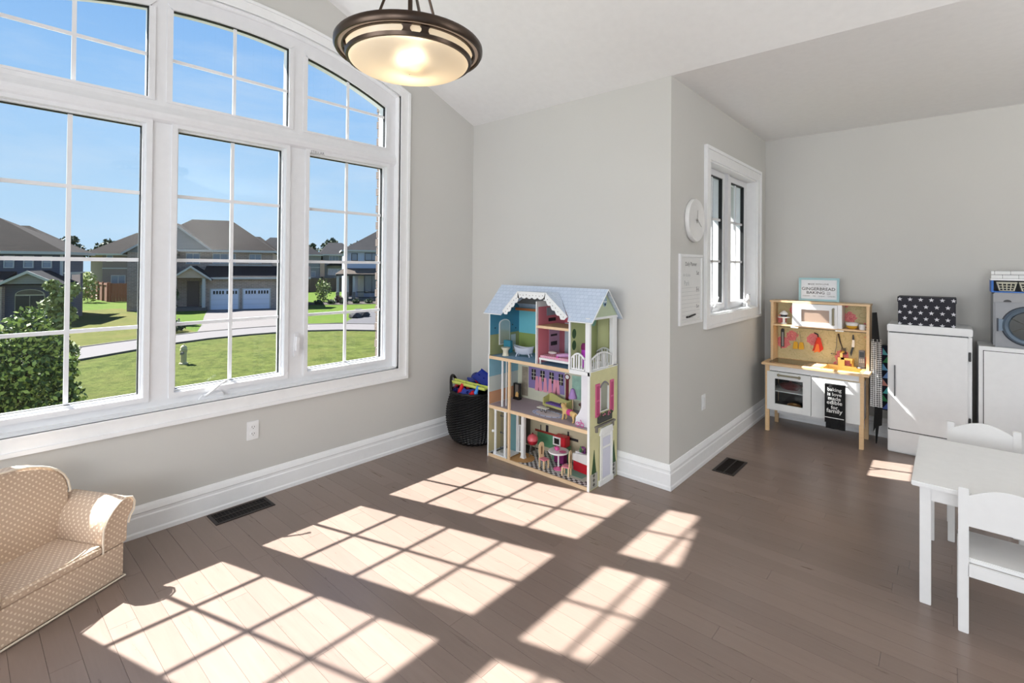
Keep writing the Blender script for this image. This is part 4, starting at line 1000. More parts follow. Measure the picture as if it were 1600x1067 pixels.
# floors with light wood front edge
D_('floor_board', M('mauve_print_floor', (176, 160, 164), .6), [(T_, DW-T_, .012, DD-.01, .385, .402)]); D_('front_edge', lightwood, [(T_, DW-T_, 0, .012, .378, .402)], bevel=.001)
D_('floor_board', M('blue_print_floor', (132, 164, 190), .6), [(T_+.0005, DW-T_-.0005, .012, DD-.0125, .768, .787)]); D_('front_edge', lightwood, [(T_, .775, 0, .012, .765, .788)], bevel=.001)
D_('front_edge', hw, [(.775, DW+.002, -.002, .012, .765, .792)], bevel=.001); D_('balcony_floor', hw, [(.78, DW+.003, .012, DD+.004, .788, .7945)])
D_('floor_board', M('base_grey', (60, 58, 58), .6), [(T_, DW-T_, .012, DD-.01, .006, .0185)]); D_('front_edge', lightwood, [(T_, DW-T_, 0, .012, .0, .024)], bevel=.001)
def checker():
    mt, n, b = new_mat('checker_tiles', .3); t = n.nodes.new('ShaderNodeTexChecker'); x, y, uv = uvxy(n, 1); t.inputs['Scale'].default_value = 1/.022
    t.inputs[1].default_value = (*lin((226, 226, 226)), 1); t.inputs[2].default_value = (*lin((20, 20, 22)), 1)
    n.links.new(uv, t.inputs[0]); n.links.new(t.outputs[0], b.inputs[0]); return mt
D_('checker_tiles', checker(), [(.24, DW-T_, .012, DD-.012, .0186, .0195)])
# back panels per room
bpz = DD-.012
D_('back_panel', M('print_beige', (198, 188, 160), .7), [(T_, DW-T_, bpz, DD, .0, .40)]); D_('back_panel', M('print_ivory', (204, 204, 184), .7), [(T_, DW-T_, bpz, DD, .40, .787)])
D_('back_panel', M('print_aqua', (110, 190, 205), .7), [(.016, .478, bpz, DD, .94, 1.15)]); D_('back_panel', M('print_moss', (140, 160, 90), .7), [(.016, .478, bpz, DD, .787, .94)])
D_('back_panel', M('print_rose', (198, 96, 110), .7), [(.478, .775, bpz, DD, 1.06, 1.15)]); D_('back_panel', M('print_pastel', (178, 196, 204), .7, var=.3, ns=8), [(.478, .775, bpz, DD, .787, 1.06)])
D_('divider_wall', hw, [(.478, .486, 0, bpz, .788, 1.24)]); D_('divider_wall', hw, [(.770, .779, 0, bpz, .788, 1.15)])
D_('wall_print', M('print_sage', (170, 180, 130), .7), [(.779, .780, .004, bpz, .79, 1.15)]); D_('wall_print', M('print_rose2', (206, 120, 134), .7), [(.486, .4868, .02, bpz, .79, 1.2)])
D_('loft_floor', beech, [(.486, .77, .0, .25, 1.052, 1.066)], bevel=.001)
D_('loft_front_edge', lightwood, [(.486, .77, -.003, .0, 1.05, 1.068)])
# bedroom wardrobe and window prints
D_('bookcase_print', M('print_lilac', (186, 150, 178), .7), [(.4868, .4885, .15, .28, .80, 1.03)]); D_('bookcase_print', M('print_greyblue', (150, 158, 172), .7), [(.4868, .4885, .12, .27, 1.13, 1.19)])
for q in ((.4885, .4895, .17, .25, .90, .93), (.4885, .4895, .17, .25, .97, .985), (.4885, .4895, .14, .23, 1.085, 1.11)): D_('shelf_print', M('print_dark', (46, 36, 46), .7), [q])
D_('loft_railing_print', M('print_pink', (226, 160, 168), .7), [(.62+.012*k, .626+.012*k, bpz-.0015, bpz, 1.075, 1.115) for k in range(10)]+[(.615, .745, bpz-.0017, bpz, 1.113, 1.119)])
D_('pastel_print', M('print_blush', (232, 176, 186), .7), None, [([(.70+.05*cos(k*pi/8), .95+.06*sin(k*pi/8)) for k in range(16)], 'xz', bpz-.001, bpz)])
# mirror on the left wall of the bathroom
f = MB(); pts = [(.105, .86), (.235, .86), (.235, 1.03)]+[(.17+.065*cos(pi*k/8), 1.03+.035*sin(pi*k/8)) for k in range(1, 8)]+[(.105, 1.03)]
mf = D_('wall_mirror', hw, None, [(pts, 'yz', .017, .022)]); f.prism([(.17+(y-.17)*.88, .95+(z-.95)*.93) for y, z in pts], 'yz', .0221, .0228); f.build('mirror_glass', M('mirror_pale', (196, 198, 198), .15, .4), mf)
for k, (y, z) in enumerate(((.06, 1.0), (.27, 1.01), (.31, .98))): D_('butterfly_print', M('print_navy', (34, 48, 66), .7), None, [([(y-.008, z), (y, z+.008), (y+.008, z), (y, z-.006)], 'yz', .0172, .0178)])
D_('washstand_print', M('print_pearl', (196, 206, 212), .7), [(.30, .40, bpz-.001, bpz, .80, .93), (.30, .40, bpz-.0013, bpz, .925, .932)]); D_('washstand_print', M('print_navy', (34, 48, 66)), [(.36, .40, bpz-.0016, bpz-.0011, .84, .90)])
D_('cabinet_print', M('print_pearl', (196, 206, 212)), [(.0172, .0182, .25, .31, .80, .93)])
D_('tile_ledge', M('brown_ledge', (128, 108, 98), .6), [(.36, .478, .18, bpz, .788, .83), (.40, .478, .18, bpz, .83, .86)])
D_('beam', M('rafter_wood', (180, 112, 66), .6), [(.02, .478, .30, .32, 1.13, 1.15), (.486, .77, .30, .32, 1.13, 1.15)])
# living room prints: lilac french windows, pink curtains, long case clock
pur = M('print_violet', (140, 124, 176), .7); drk = M('print_night', (40, 34, 40), .7); pnk = M('print_curtain', (226, 150, 172), .7)
for k in range(4):
    x = .137+k*.091
    w_ = D_('window_print', pur, [(x-.010, x+.080, bpz-.0010, bpz, .495, .668)])
    D_('pane_print', drk, [(x+.022, x+.066, bpz-.0014, bpz-.001, .565, .652)], par=w_)
    D_('bar_print', M('print_cream2', (236, 232, 210), .7), [(x+.0425, x+.0455, bpz-.0018, bpz-.0014, .565, .652), (x+.022, x+.066, bpz-.0018, bpz-.0014, .592, .595), (x+.022, x+.066, bpz-.0018, bpz-.0014, .621, .624)], par=w_)
f = MB()
for x in (.215, .25, .30, .35, .395, .425): f.prism([(x-.020, .485), (x+.022, .485), (x+.012, .60), (x-.012, .60)], 'xz', bpz-.003, bpz-.0019)
f.build('curtain_print', pnk, dh)
D_('clock_print', M('print_oxblood', (110, 34, 44), .7), [(.500, .530, bpz-.0022, bpz-.0012, .44, .63)], [([(.515+.026*cos(k*pi/8), .64+.024*sin(k*pi/8)) for k in range(16)], 'xz', bpz-.0026, bpz-.0012)])
D_('clock_dial_print', hw, None, [([(.515+.017*cos(k*pi/8), .64+.016*sin(k*pi/8)) for k in range(16)], 'xz', bpz-.0030, bpz-.0026)])
D_('plant_print', M('print_mint', (158, 196, 180), .7, var=.4, ns=20), [(.56, .66, bpz-.001, bpz, .48, .66)]); D_('wall_vine_print', M('print_taupe', (150, 140, 124), .7, var=.4, ns=30), [(.055, .12, bpz-.001, bpz, .42, .66)])
D_('stair_panel_print', M('print_scroll', (226, 226, 232), .7), None, [([(.793, .404), (.928, .404), (.928, .763), (.842, .763), (.842, .53), (.825, .49), (.800, .46)], 'xz', .050, .056)])
D_('rug_print', M('print_lavender', (204, 208, 232), .7), None, [([(.50+.135*cos(k*pi/16), .125+.075*sin(k*pi/16)) for k in range(32)], 'xy', .402, .4026)])
D_('rug_print', M('print_rosecream', (226, 212, 214), .7), None, [([(.50+.105*cos(k*pi/16), .125+.055*sin(k*pi/16)) for k in range(32)], 'xy', .4026, .4030)])
for k in range(14):
    a = k*2*pi/14; D_('rug_flower_print', M('print_plum', (96, 84, 120), .7), None, [([(.50+.12*cos(a)+.006*cos(j*pi/3), .125+.066*sin(a)+.005*sin(j*pi/3)) for j in range(6)], 'xy', .4026, .4033)])
# kitchen prints (ground floor)
D_('counter_print', M('print_green_tile', (92, 150, 112), .6, var=.15, ns=40), [(.225, .40, bpz-.0015, bpz, .05, .155)]); D_('counter_print', M('print_red_top', (148, 48, 38), .6), [(.20, .41, bpz-.002, bpz, .155, .172)])
for q in ((.44, .62, bpz-.0018, bpz, .16, .18), (.31, .335, bpz-.0022, bpz, .172, .225), (.255, .262, bpz-.0022, bpz, .172, .215), (.52, .535, bpz-.0018, bpz, .18, .22)): D_('shelf_print', drk, [q])
D_('dark_door_print', M('print_charcoal', (92, 88, 82), .7), [(.04, .15, bpz-.001, bpz, .03, .38)])
D_('round_mat_print', M('print_tan', (190, 146, 92), .7), None, [([(.24+.13*cos(k*pi/12), .11+.10*sin(k*pi/12)) for k in range(-12, 13)], 'xy', .0195, .0202)])
D_('floor_mat_print', M('print_mat', (196, 200, 186), .7), [(.60, .86, .07, .22, .0196, .0206)]); D_('floor_mat_print', M('print_mat_teal', (120, 168, 152), .7), [(.64, .82, .10, .19, .0207, .0212)])
# posts
D_('post', lightwood, [(.212, .230, -.001, .016, .0245, .766)], bevel=.001)
D_('post', hw, [(.118, .130, .03, .042, .40, .768)]); D_('post', hw, [(.136, .142, .06, .068, .40, .768)])
D_('door_post', hw, [(.262, .290, .10, .125, .03, .385)], [([(.255, .0195), (.297, .0195), (.290, .04), (.262, .04)], 'xz', .098, .127)])
f = MB(); f.frame('xz', .236, .262, .06, .27, .006, .10, .112); f.build('small_gate', hw, dh)
# lift cage at the left
cg = M('lift_teal', (110, 154, 160), .6); irn = M('iron_print', (70, 76, 82), .5)
lf = D_('lift_cage', hw, [(.068, .082, .006, .020, .03, .372), (.168, .186, .006, .020, .03, .372), (.06, .20, .003, .15, .372, .384), (.06, .20, .003, .15, .0245, .034), (.06, .09, .003, .024, .034, .046), (.168, .19, .15, .16, .03, .372)], bevel=.001)
D_('lift_side_panel', cg, [(.082, .168, .150, .156, .034, .372)], par=lf)
f = MB()
for x in (.098, .112, .126): f.box(x, x+.003, .05, .053, .034, .372)
for z in (.07, .19, .32):
    for x in (.0935, .1275): f.lathe([(.008, -.001), (.008, .001)], (x+.004, .0515, z), 10, axis='y')
    f.box(.092, .136, .05, .0525, z-.002, z+.002)
f.build('lift_grille', irn, dh); D_('lift_knob', hw, mb=MB().ell((.055, .006, .205), (.011, .011, .011)))
# right side wall with window opening, shutters, planter, door relief
wy0, wy1, wz0, wz1 = .135, .245, .505, .665
f = MB(); f.box(DW-T_, DW, 0, wy0, 0, .79); f.box(DW-T_, DW, wy1, DD+.005, 0, .80); f.box(DW-T_, DW, wy0, wy1, 0, wz0)
ap_ = [(wy0+(wy1-wy0)*k/10, wz1+.028*sin(pi*k/10)) for k in range(11)]; f.strip(ap_, [(y, .79) for y, z in ap_], 'yz', DW-T_, DW)
D_('side_wall', yel, mb=f)
D_('corner_strip', hw, [(DW-.014, DW+.0015, -.002, .006, 0, .79)])
X_ = DW
f = MB(); f.strip(ap_, [(y, z+.012) for y, z in ap_], 'yz', X_, X_+.004); D_('window_arch', M('grey_stone_print', (124, 122, 130), .7), mb=f)
f = MB(); f.box(X_-.006, X_+.003, wy0-.004, wy0+.006, wz0, wz1); f.box(X_-.006, X_+.003, wy1-.006, wy1+.004, wz0, wz1); f.box(X_-.006, X_+.003, wy0-.004, wy1+.004, wz0-.006, wz0); D_('window_frame', hw, mb=f)
shp = M('shutter_pink', (206, 98, 142), .5); shd = M('shutter_magenta', (176, 60, 108), .5)
for y0, y1 in ((.072, .126), (.262, .312)):
    s_ = D_('shutter', shp, [(X_, X_+.006, y0, y1, .475, .70)], bevel=.001)
    for z0, z1 in ((.49, .58), (.592, .685)): D_('louvre', shd, [(X_+.0055, X_+.0072, y0+.010, y1-.010, z0, z1)], par=s_)
pl_ = D_('planter', M('planter_dark', (58, 60, 58), .7), [(X_, X_+.016, .10, .275, .430, .472)], bevel=.002)
f = MB(); rr = random.Random(3)
for k in range(40): f.ell((X_+.012+rr.uniform(-.006, .006), rr.uniform(.10, .275), .474+rr.uniform(-.004, .014)), (.007, .006, .007), 6, 4, mi=rr.choice((0, 0, 1)))
f.build('flowers', [M('planter_leaf', (66, 74, 56), .8), M('planter_bloom', (176, 110, 130), .8)], pl_)
D_('lintel_shelf', M('lintel_grey', (120, 116, 112), .6), [(X_, X_+.02, .065, .315, .408, .418)]); D_('lintel_bracket', M('lintel_grey', (120, 116, 112)), [(X_, X_+.014, .075, .09, .375, .408), (X_, X_+.014, .29, .305, .375, .408)])
dr_ = D_('front_door', hw, [(X_, X_+.010, .142, .272, .0, .34)], [([(.125, .34), (.30, .34), (.285, .39), (.14, .39)], 'yz', X_, X_+.012)], bevel=.001)
D_('door_step', hw, [(X_, X_+.014, .118, .298, .0, .035)], par=dr_); D_('door_pillar', hw, [(X_+.006, X_+.014, .128, .146, .035, .34), (X_+.006, X_+.014, .268, .286, .035, .34)], par=dr_)
D_('door_panel', M('door_lilac', (206, 208, 224), .5), [(X_+.0095, X_+.0115, .158, .256, .045, .245), (X_+.0095, X_+.0115, .158, .256, .26, .32)], par=dr_)
grn = M('topiary_green', (46, 78, 44), .8, var=.4, ns=80); pot = M('grey_planter_print', (168, 168, 160), .6)
for yc in (.060, .320):
    t = D_('printed_planter', pot, [(X_, X_+.0015, yc-.045 if yc < .2 else yc-.035, yc+.045 if yc < .2 else yc+.04, .006, .105)])
    D_('diamond_print', M('planter_mark', (70, 70, 66), .6), None, [([(yc-.014, .03+.03*k), (yc, .044+.03*k), (yc+.014, .03+.03*k), (yc, .016+.03*k)], 'yz', X_+.0015, X_+.002) for k in range(3)], par=t)
    D_('topiary', grn, None, [([(yc-.028, .105), (yc+.028, .105), (yc+.012, .19), (yc+.002, .262), (yc-.012, .19)], 'yz', X_, X_+.003)])
# balcony
D_('balcony_post', hw, [(DW-.035, DW, -.002, .02, .788, 1.152)], bevel=.001); D_('balcony_post', hw, [(DW-.03, DW, DD-.06, DD-.005, .788, 1.152)], bevel=.001)
D_('balcony_post', hw, [(.770, .782, -.002, .010, .788, 1.152)])
def rail(pts_fn, n, name):
    f = MB()
    for k in range(n+1):
        t = k/n; (x, y) = pts_fn(t); (x2, y2) = pts_fn(min(1, t+.001))
        w = .011 if k in (n//3, 2*n//3) and n > 4 else .0055
        h = .868+.030*sin(pi*t)
        f.box(x-w/2, x+w/2, y-w/2, y+w/2, .80, h)
    N_ = 16
    P = [pts_fn(i/N_) for i in range(N_+1)]
    f.tube([(x, y, .872+.034*sin(pi*i/N_)) for i, (x, y) in enumerate(P)], .0065, 6); f.tube([(x, y, .800) for x, y in P], .006, 6)
    f.build(name, hw, dh)
rail(lambda t: (.792+t*.105, .004), 5, 'railing'); rail(lambda t: (DW-.006, .03+t*.27), 10, 'railing'); rail(lambda t: (.79+t*.13, DD-.03), 6, 'railing')
D_('topiary_print', M('print_forest', (44, 78, 46), .7), None, [([(.05+.024*cos(k*pi/8), z+.034*sin(k*pi/8)) for k in range(16)], 'yz', .780, .7815) for z in (1.03, .95)])
D_('teal_dot_print', M('print_teal2', (140, 188, 176), .7), None, [([(.30+.035*cos(k*pi/8), 1.10+.04*sin(k*pi/8)) for k in range(16)], 'yz', .780, .7812)])
D_('balcony_back', M('print_sage2', (184, 188, 140), .7), [(.782, .875, bpz, DD, .79, 1.15)])
# roof
zr, ze, vr = 1.342, 1.148, .185
def zq(v): return ze+(zr-ze)*v/vr
ve = -.022
f = MB(); th = .007
def slab(P, mi=0):
    n = len(P); vs = [(x, v, z) for x, v, z in P]+[(x, v, z-th) for x, v, z in P]
    f.add(vs, [tuple(range(n)), tuple(range(n, 2*n))[::-1]]+[(i, n+i, n+(i+1) % n, (i+1) % n) for i in range(n)], mi)
a0, a1, a2, a3 = .165, .317, .578, .765; zt = 1.303; vt_ = (zt-ze)/(zr-ze)*vr
slab([(-.032, ve, zq(ve)), (a0-.01, ve, zq(ve)), (a0, 0, ze), (a1, vt_, zt), (a1, vr, zr), (-.032, vr, zr)])
slab([(a1, vt_, zt), (a2, vt_, zt), (a2, vr, zr), (a1, vr, zr)])
slab([(a3, 0, ze), (a3+.01, ve, zq(ve)), (DW+.03, ve, zq(ve)), (DW+.03, vr, zr), (a2, vr, zr), (a2, vt_, zt)])
slab([(a0, -.012, ze), (a1, -.012, zt), (a1, vt_, zt)]); slab([(a1, -.012, zt), (a2, -.012, zt), (a2, vt_, zt), (a1, vt_, zt)]); slab([(a2, -.012, zt), (a3, -.012, ze), (a2, vt_, zt)])
slab([(-.032, vr, zr), (DW+.03, vr, zr), (DW+.03, 2*vr+.02, ze-.02), (-.032, 2*vr+.02, ze-.02)])
D_('roof', shg, mb=f)
D_('roof_trim', hw, mb=MB().tube([(DW+.03, ve, zq(ve)-.004), (DW+.03, vr, zr-.004), (DW+.03, 2*vr+.02, ze-.024)], .004, 6))
D_('roof_trim', hw, mb=MB().tube([(-.032, ve, zq(ve)-.003), (a0-.01, ve, zq(ve)-.003)], .004, 6)); D_('roof_trim', hw, mb=MB().tube([(a3+.01, ve, zq(ve)-.003), (DW+.03, ve, zq(ve)-.003)], .004, 6))
gp = [(.0, ze-.006), (2*vr, ze-.006), (vr, zr-.012)]
D_('gable_panel', M('gable_green', (182, 196, 168), .7), None, [(gp, 'yz', DW-.012, DW)]); D_('gable_panel', M('print_teal', (74, 140, 170)), None, [(gp, 'yz', .006, .014)])
D_('gable_beam', hw, [(DW-.03, DW+.002, 0, 2*vr, ze-.012, ze+.004)])
g_ = D_('gable_window', M('gable_window_blue', (120, 160, 190), .4), None, [([(vr+.002+.022*cos(k*pi/8), 1.255+.036*sin(k*pi/8)) for k in range(16)], 'yz', DW, DW+.002)])
D_('gable_window_bar', hw, [(DW+.002, DW+.003, vr, vr+.004, 1.22, 1.29), (DW+.002, DW+.003, vr-.02, vr+.024, 1.252, 1.257)], par=g_); D_('gable_window_heart', M('print_navy', (34, 48, 66)), None, [([(vr-.008, 1.238), (vr+.004, 1.222), (vr+.016, 1.238), (vr+.004, 1.246)], 'yz', DW+.0025, DW+.0035)], par=g_)
# lace bargeboard along the dormer
path = [(a0, ze+.002), (a1, zt+.002), (a2, zt+.002), (a3, ze+.002)]; out = []; inn = []
tot = 0
for i in range(3):
    (x0, z0), (x1, z1) = path[i], path[i+1]; L_ = sqrt((x1-x0)**2+(z1-z0)**2); n = int(L_/.006)
    for k in range(n):
        t = k/n; out.append((x0+(x1-x0)*t, z0+(z1-z0)*t)); w = .036+.012*abs(sin(tot*62)); tot += L_/n
        nx_, nz2 = ((z1-z0)/L_, -(x1-x0)/L_)
        xi, zi = out[-1][0]+nx_*w*.7, out[-1][1]-.0-w
        inn.append((min(max(xi, a0+.02), a3-.02), max(zi, ze-.02)))
out.append(path[3]); inn.append((path[3][0]-.02, path[3][1]-.02))
f = MB(); f.strip(inn, out, 'xz', -.018, -.013); D_('lace_bargeboard', hw, mb=f)
f = MB(); f.tube([(x, -.016, z) for x, z in path], .005, 6); D_('bargeboard_rail', hw, mb=f)
f = MB()
for k in range(0, len(out)-2, 5):
    x, z = (out[k][0]*.5+inn[k][0]*.5, out[k][1]*.5+inn[k][1]*.5); f.lathe([(.0035, -.0188), (.0035, -.0182)], (x, 0, z), 8, axis='y')
o = D_('lace_hole', M('lace_shadow', (120, 116, 112), .8), mb=f); o['kind'] = 'stuff'  # grey discs with the shade of holes put into their colour
for i, (a, b_) in enumerate(((.02, .478), (.486, .77))):
    D_('ceiling_lining', M('lining_grey', (120, 124, 126), .8), None, [([(.19, 1.325), (.36, 1.16), (.36, 1.155), (.19, 1.318)], 'yz', a, b_)])

# ---- toys inside the dollhouse, each a thing of its own
def dt(name, label, cat, u, v, z, rz=0, group=None): return empty(name, (.60+u, 2.82+v, z), label, cat, group, rz)
FZ1, FZ2, FZ3 = .0203, .4035, .788
cerm = M('cream_ceramic', (222, 214, 190), .35); tealp = M('teal_plastic', (52, 128, 150), .4); porcw = M('tub_white', (206, 210, 222), .3)
t = dt('toy_toilet', 'cream toy toilet with a teal tank in the dollhouse bathroom', 'toy toilet', .105, .10, FZ3)
MB().box(-.052, .022, .02, .05, .02, .115).build('tank', tealp, t, bevel=.003); MB().lathe([(.028, 0), (.022, .02), (.022, .04), (.036, .058), (.038, .066), (.001, .067)], (.0, -.01, 0), 20).build('bowl', cerm, t, smooth=True)
t = dt('toy_bathtub', 'white toy bathtub on claw feet in the dollhouse bathroom', 'toy bathtub', .235, .16, FZ3, radians(18))
f = MB(); vs = []
prof_t = [(.55, .55, .018), (.85, .85, .03), (1.0, 1.0, .06), (1.05, 1.05, .068), (.98, .95, .066), (.82, .8, .036), (.5, .5, .028)]
SG = 24
for r1, r2, z in prof_t:
    for k in range(SG): a = 2*pi*k/SG; x = .085*r1*cos(a); vs.append((x, .042*r2*sin(a), z+(.018*(x/.085)**2 if z > .05 else 0)))
f.add(vs, [(i*SG+k, i*SG+(k+1) % SG, (i+1)*SG+(k+1) % SG, (i+1)*SG+k) for i in range(6) for k in range(SG)]+[tuple(range(SG))[::-1], tuple(range(6*SG, 7*SG))]); f.build('tub', porcw, t, smooth=True)
for x in (-.045, .045):
    for y in (-.022, .022): MB().tube([(x, y, .03), (x*1.2, y*1.2, .012), (x*1.25, y*1.25, 0)], .005, 6).build('foot', porcw, t)
t = dt('toy_bed', 'toy bed with pink and white patterned mattress in the dollhouse bedroom', 'toy bed', .63, .12, FZ3)
pk = M('pink_pattern', (206, 92, 142), .8, var=.3, ns=120)
def stripe():
    mt, n, b = new_mat('pink_stripe', .8); x, y, _ = uvxy(n, 1/.009); s_ = mathn(n, 'LESS_THAN', mathn(n, 'FRACT', mathn(n, 'ADD', mathn(n, 'ADD', x, mathn(n, 'MULTIPLY', y, .8)), 50)), .5)
    n.links.new(mixc(n, s_, (236, 216, 226), (196, 60, 120)), b.inputs['Base Color']); return mt
MB().box(-.135, .135, -.10, .10, .03, .045).build('bed_frame', hw, t, bevel=.001); MB().box(-.13, .13, -.096, .096, .045, .062).build('mattress', stripe(), t, bevel=.004)
for x in (-.13, .122):
    for y in (-.098, .09): MB().box(x, x+.008, y, y+.008, 0, .03).build('leg', hw, t)
t = dt('toy_pillow', 'small white toy pillow on the dollhouse bed', 'toy pillow', .535, .13, FZ3+.062); MB().ell((0, 0, .009), (.038, .026, .010), 14, 8).build('case', whitem, t, smooth=True)
t = dt('toy_blanket', 'rolled lilac toy blanket across the dollhouse bed', 'toy blanket', .69, .085, FZ3+.062, radians(50)); MB().tube([(-.07, 0, .013), (-.02, 0, .015), (.03, 0, .013), (.07, 0, .012)], [.011, .014, .013, .011], 10).build('roll', M('lilac_cloth', (214, 170, 214), .9), t, smooth=True); MB().tube([(-.072, -.006, .006), (-.06, -.016, .004)], .006).build('corner', M('magenta_cloth', (200, 80, 160), .9), t)
t = dt('sleeping_bag', 'bright purple rolled toy garment standing on the dollhouse balcony', 'toy garment', .835, .10, .795); MB().lathe([(.001, 0), (.024, .002), (.026, .10), (.022, .15), (.001, .155)], seg=16, sc=(1, .6)).build('roll', M('bright_purple', (180, 60, 190), .7), t, smooth=True); MB().lathe([(.027, .125), (.028, .15), (.02, .168), (.001, .17)], seg=16, sc=(1, .62)).build('top_band', M('dark_magenta', (120, 24, 92), .7), t, smooth=True)
t = dt('toy_garden_chair', 'dark wrought-iron toy garden chair on the dollhouse balcony', 'toy chair', .875, .20, .795); iron = M('wrought_iron', (60, 54, 50), .5, .3)
f = MB()
for x in (-.022, .022):
    for y in (-.02, .02): f.tube([(x, y, .04), (x*1.15, y*1.15, 0)], .002, 5)
f.build('legs', iron, t); MB().lathe([(.026, .04), (.028, .044), (.001, .045)], seg=14).build('seat', M('leopard_seat', (138, 124, 84), .8, var=.5, ns=90), t)
f = MB(); f.tube([(-.024, .02, .042), (-.024, .024, .09), (0, .026, .105), (.024, .024, .09), (.024, .02, .042)], .0022, 5)
for x in (-.012, 0, .012): f.tube([(x, .021, .042), (x, .025, .10)], .0015, 5)
f.build('backrest', iron, t)
t = dt('toy_fireplace', 'black toy lantern fireplace with a warm glow print in the dollhouse living room', 'toy fireplace', .075, .27, FZ2); MB().box(-.032, .032, -.018, .018, 0, .012).build('base', black, t)
f = MB(); f.frame('xz', -.03, .03, .012, .13, .006, -.014, .014); f.build('surround', black, t); MB().box(-.024, .024, .0, .012, .018, .124).build('hearth', M('hearth_grey', (120, 112, 104), .6), t); MB().prism([(-.02, .02), (.02, .02), (.012, .05), (-.002, .062), (-.014, .05)], 'xz', -.003, 0).build('flame_print', M('flame_print', (236, 190, 120), .6), t)
t = dt('toy_sofa', 'olive toy sofa with purple seat in the dollhouse living room', 'toy sofa', .50, .25, FZ2, radians(-6)); olv = M('olive_plastic', (190, 186, 120), .45)
MB().box(-.11, .10, -.042, .03, .018, .036).build('seat_base', olv, t, bevel=.003); MB().box(-.095, .095, -.038, .022, .036, .046).build('seat_cushion', M('purple_cloth', (108, 78, 160), .8), t, bevel=.003)
MB().prism([(-.12, .02), (.11, .02), (.112, .09), (.07, .08), (.0, .086), (-.06, .104), (-.10, .108), (-.122, .095)], 'xz', .022, .038).build('backrest', olv, t, bevel=.003)
MB().prism([(-.042, .018), (.03, .018), (.03, .10), (.0, .088), (-.04, .078)], 'yz', -.122, -.108).build('armrest', olv, t, bevel=.003); MB().prism([(-.042, .018), (.03, .018), (.03, .085), (-.04, .07)], 'yz', .10, .112).build('armrest', olv, t, bevel=.003)
for x in (-.10, .088):
    for y in (-.036, .02): MB().box(x, x+.01, y, y+.01, 0, .018).build('leg', olv, t)
t = dt('toy_floor_lamp', 'toy floor lamp with a lilac shade beside the olive sofa', 'toy lamp', .67, .20, FZ2); MB().lathe([(.022, 0), (.02, .004), (.004, .006), (.0035, .14), (.001, .141)], seg=14).build('stand', lightwood, t, smooth=True); MB().lathe([(.032, .13), (.03, .145), (.014, .195), (.010, .20), (.001, .20)], seg=16).build('shade', M('lilac_shade', (176, 140, 200), .6), t, smooth=True)
t = dt('toy_side_table', 'dark mahogany toy side table behind the toy dog', 'toy table', .745, .24, FZ2); mah = M('mahogany', (104, 28, 30), .35); MB().lathe([(.042, .085), (.044, .092), (.001, .094)], seg=18).build('tabletop', mah, t, smooth=True)
for k in range(4): a = pi/4+k*pi/2; MB().tube([(.022*cos(a), .022*sin(a), .087), (.026*cos(a), .026*sin(a), .04), (.034*cos(a), .034*sin(a), 0)], .0035, 6).build('leg', mah, t)
t = dt('toy_coffee_table', 'low cream toy coffee table with dark curled legs on the lavender rug', 'toy table', .455, .125, FZ2+.0012); MB().box(-.045, .045, -.022, .022, .030, .036).build('tabletop', M('ivory', (226, 222, 204), .4), t, bevel=.002)
for k, x in enumerate((-.016, .022)): MB().tube([(x+.012*cos(a), 0, .014+.012*sin(a)) for a in [k2*pi/5 for k2 in range(11)]], .0025, 5).build('leg', M('dark_scroll', (84, 68, 58), .5), t)
# dog
t = dt('toy_dog', 'golden toy dog with a pink saddle standing in the dollhouse living room', 'toy dog', .725, .085, FZ2, radians(-12)); gf = M('golden_fur_plastic', (222, 186, 124), .6, var=.15, ns=50)
bmv = [((-.052, 0, .062), .021), ((-.02, 0, .062), .019), ((.02, 0, .060), .018), ((.045, 0, .060), .016), ((-.064, 0, .085), .014), ((-.068, 0, .105), .019), ((-.09, 0, .100), .009), ((.062, 0, .07), .005), ((.08, 0, .055), .004)]
ed = [(0, 1), (1, 2), (2, 3), (0, 4), (4, 5), (5, 6), (3, 7), (7, 8)]
for base, y, xs_ in ((0, .013, (-.052, -.050, -.054)), (0, -.013, (-.052, -.054, -.058)), (3, .012, (.048, .058, .052)), (3, -.012, (.046, .054, .048))):
    i = len(bmv); bmv += [((xs_[0], y, .045), .010), ((xs_[1], y*1.1, .022), .007), ((xs_[2], y*1.1, .004), .0075), ((xs_[2]-.010, y*1.1, .004), .006)]; ed += [(base, i), (i, i+1), (i+1, i+2), (i+2, i+3)]
me = bpy.data.meshes.new('body'); me.from_pydata([v for v, r in bmv], ed, []); o = bpy.data.objects.new('body', me); COL.objects.link(o); o.parent = t
md_ = o.modifiers.new('skin', 'SKIN'); sv = me.skin_vertices[0].data
for i, (v, r) in enumerate(bmv): sv[i].radius = (r, r)
sv[0].use_root = True
ss = o.modifiers.new('sub', 'SUBSURF'); ss.levels = 1; ss.render_levels = 2; me.materials.append(gf)
for y in (-.018, .018): MB().ell((-.064, y, .100), (.008, .004, .016), 8, 6).build('ear', gf, t, smooth=True)
MB().ell((-.098, 0, .103), (.004, .005, .004), 8, 6).build('nose', black, t); 
for y in (-.009, .009): MB().ell((-.083, y, .112), (.0025, .002, .0028), 6, 5).build('eye', black, t)
MB().lathe([(.0205, -.016), (.022, -.012), (.022, .012), (.0205, .016)], (.0, 0, .062), 18, axis='x').build('saddle', M('hot_pink', (214, 70, 140), .7), t, smooth=True)
t = dt('toy_scooter', 'small pink toy bicycle leaning at the right end of the living-room floor', 'toy bicycle', .845, .03, FZ2); mg = M('magenta_plastic', (206, 60, 150), .4)
for x in (-.018, .018): MB().tube([(x+.014*cos(k*pi/8), 0, .016+.014*sin(k*pi/8)) for k in range(17)], .0025, 5).build('wheel', mg, t)
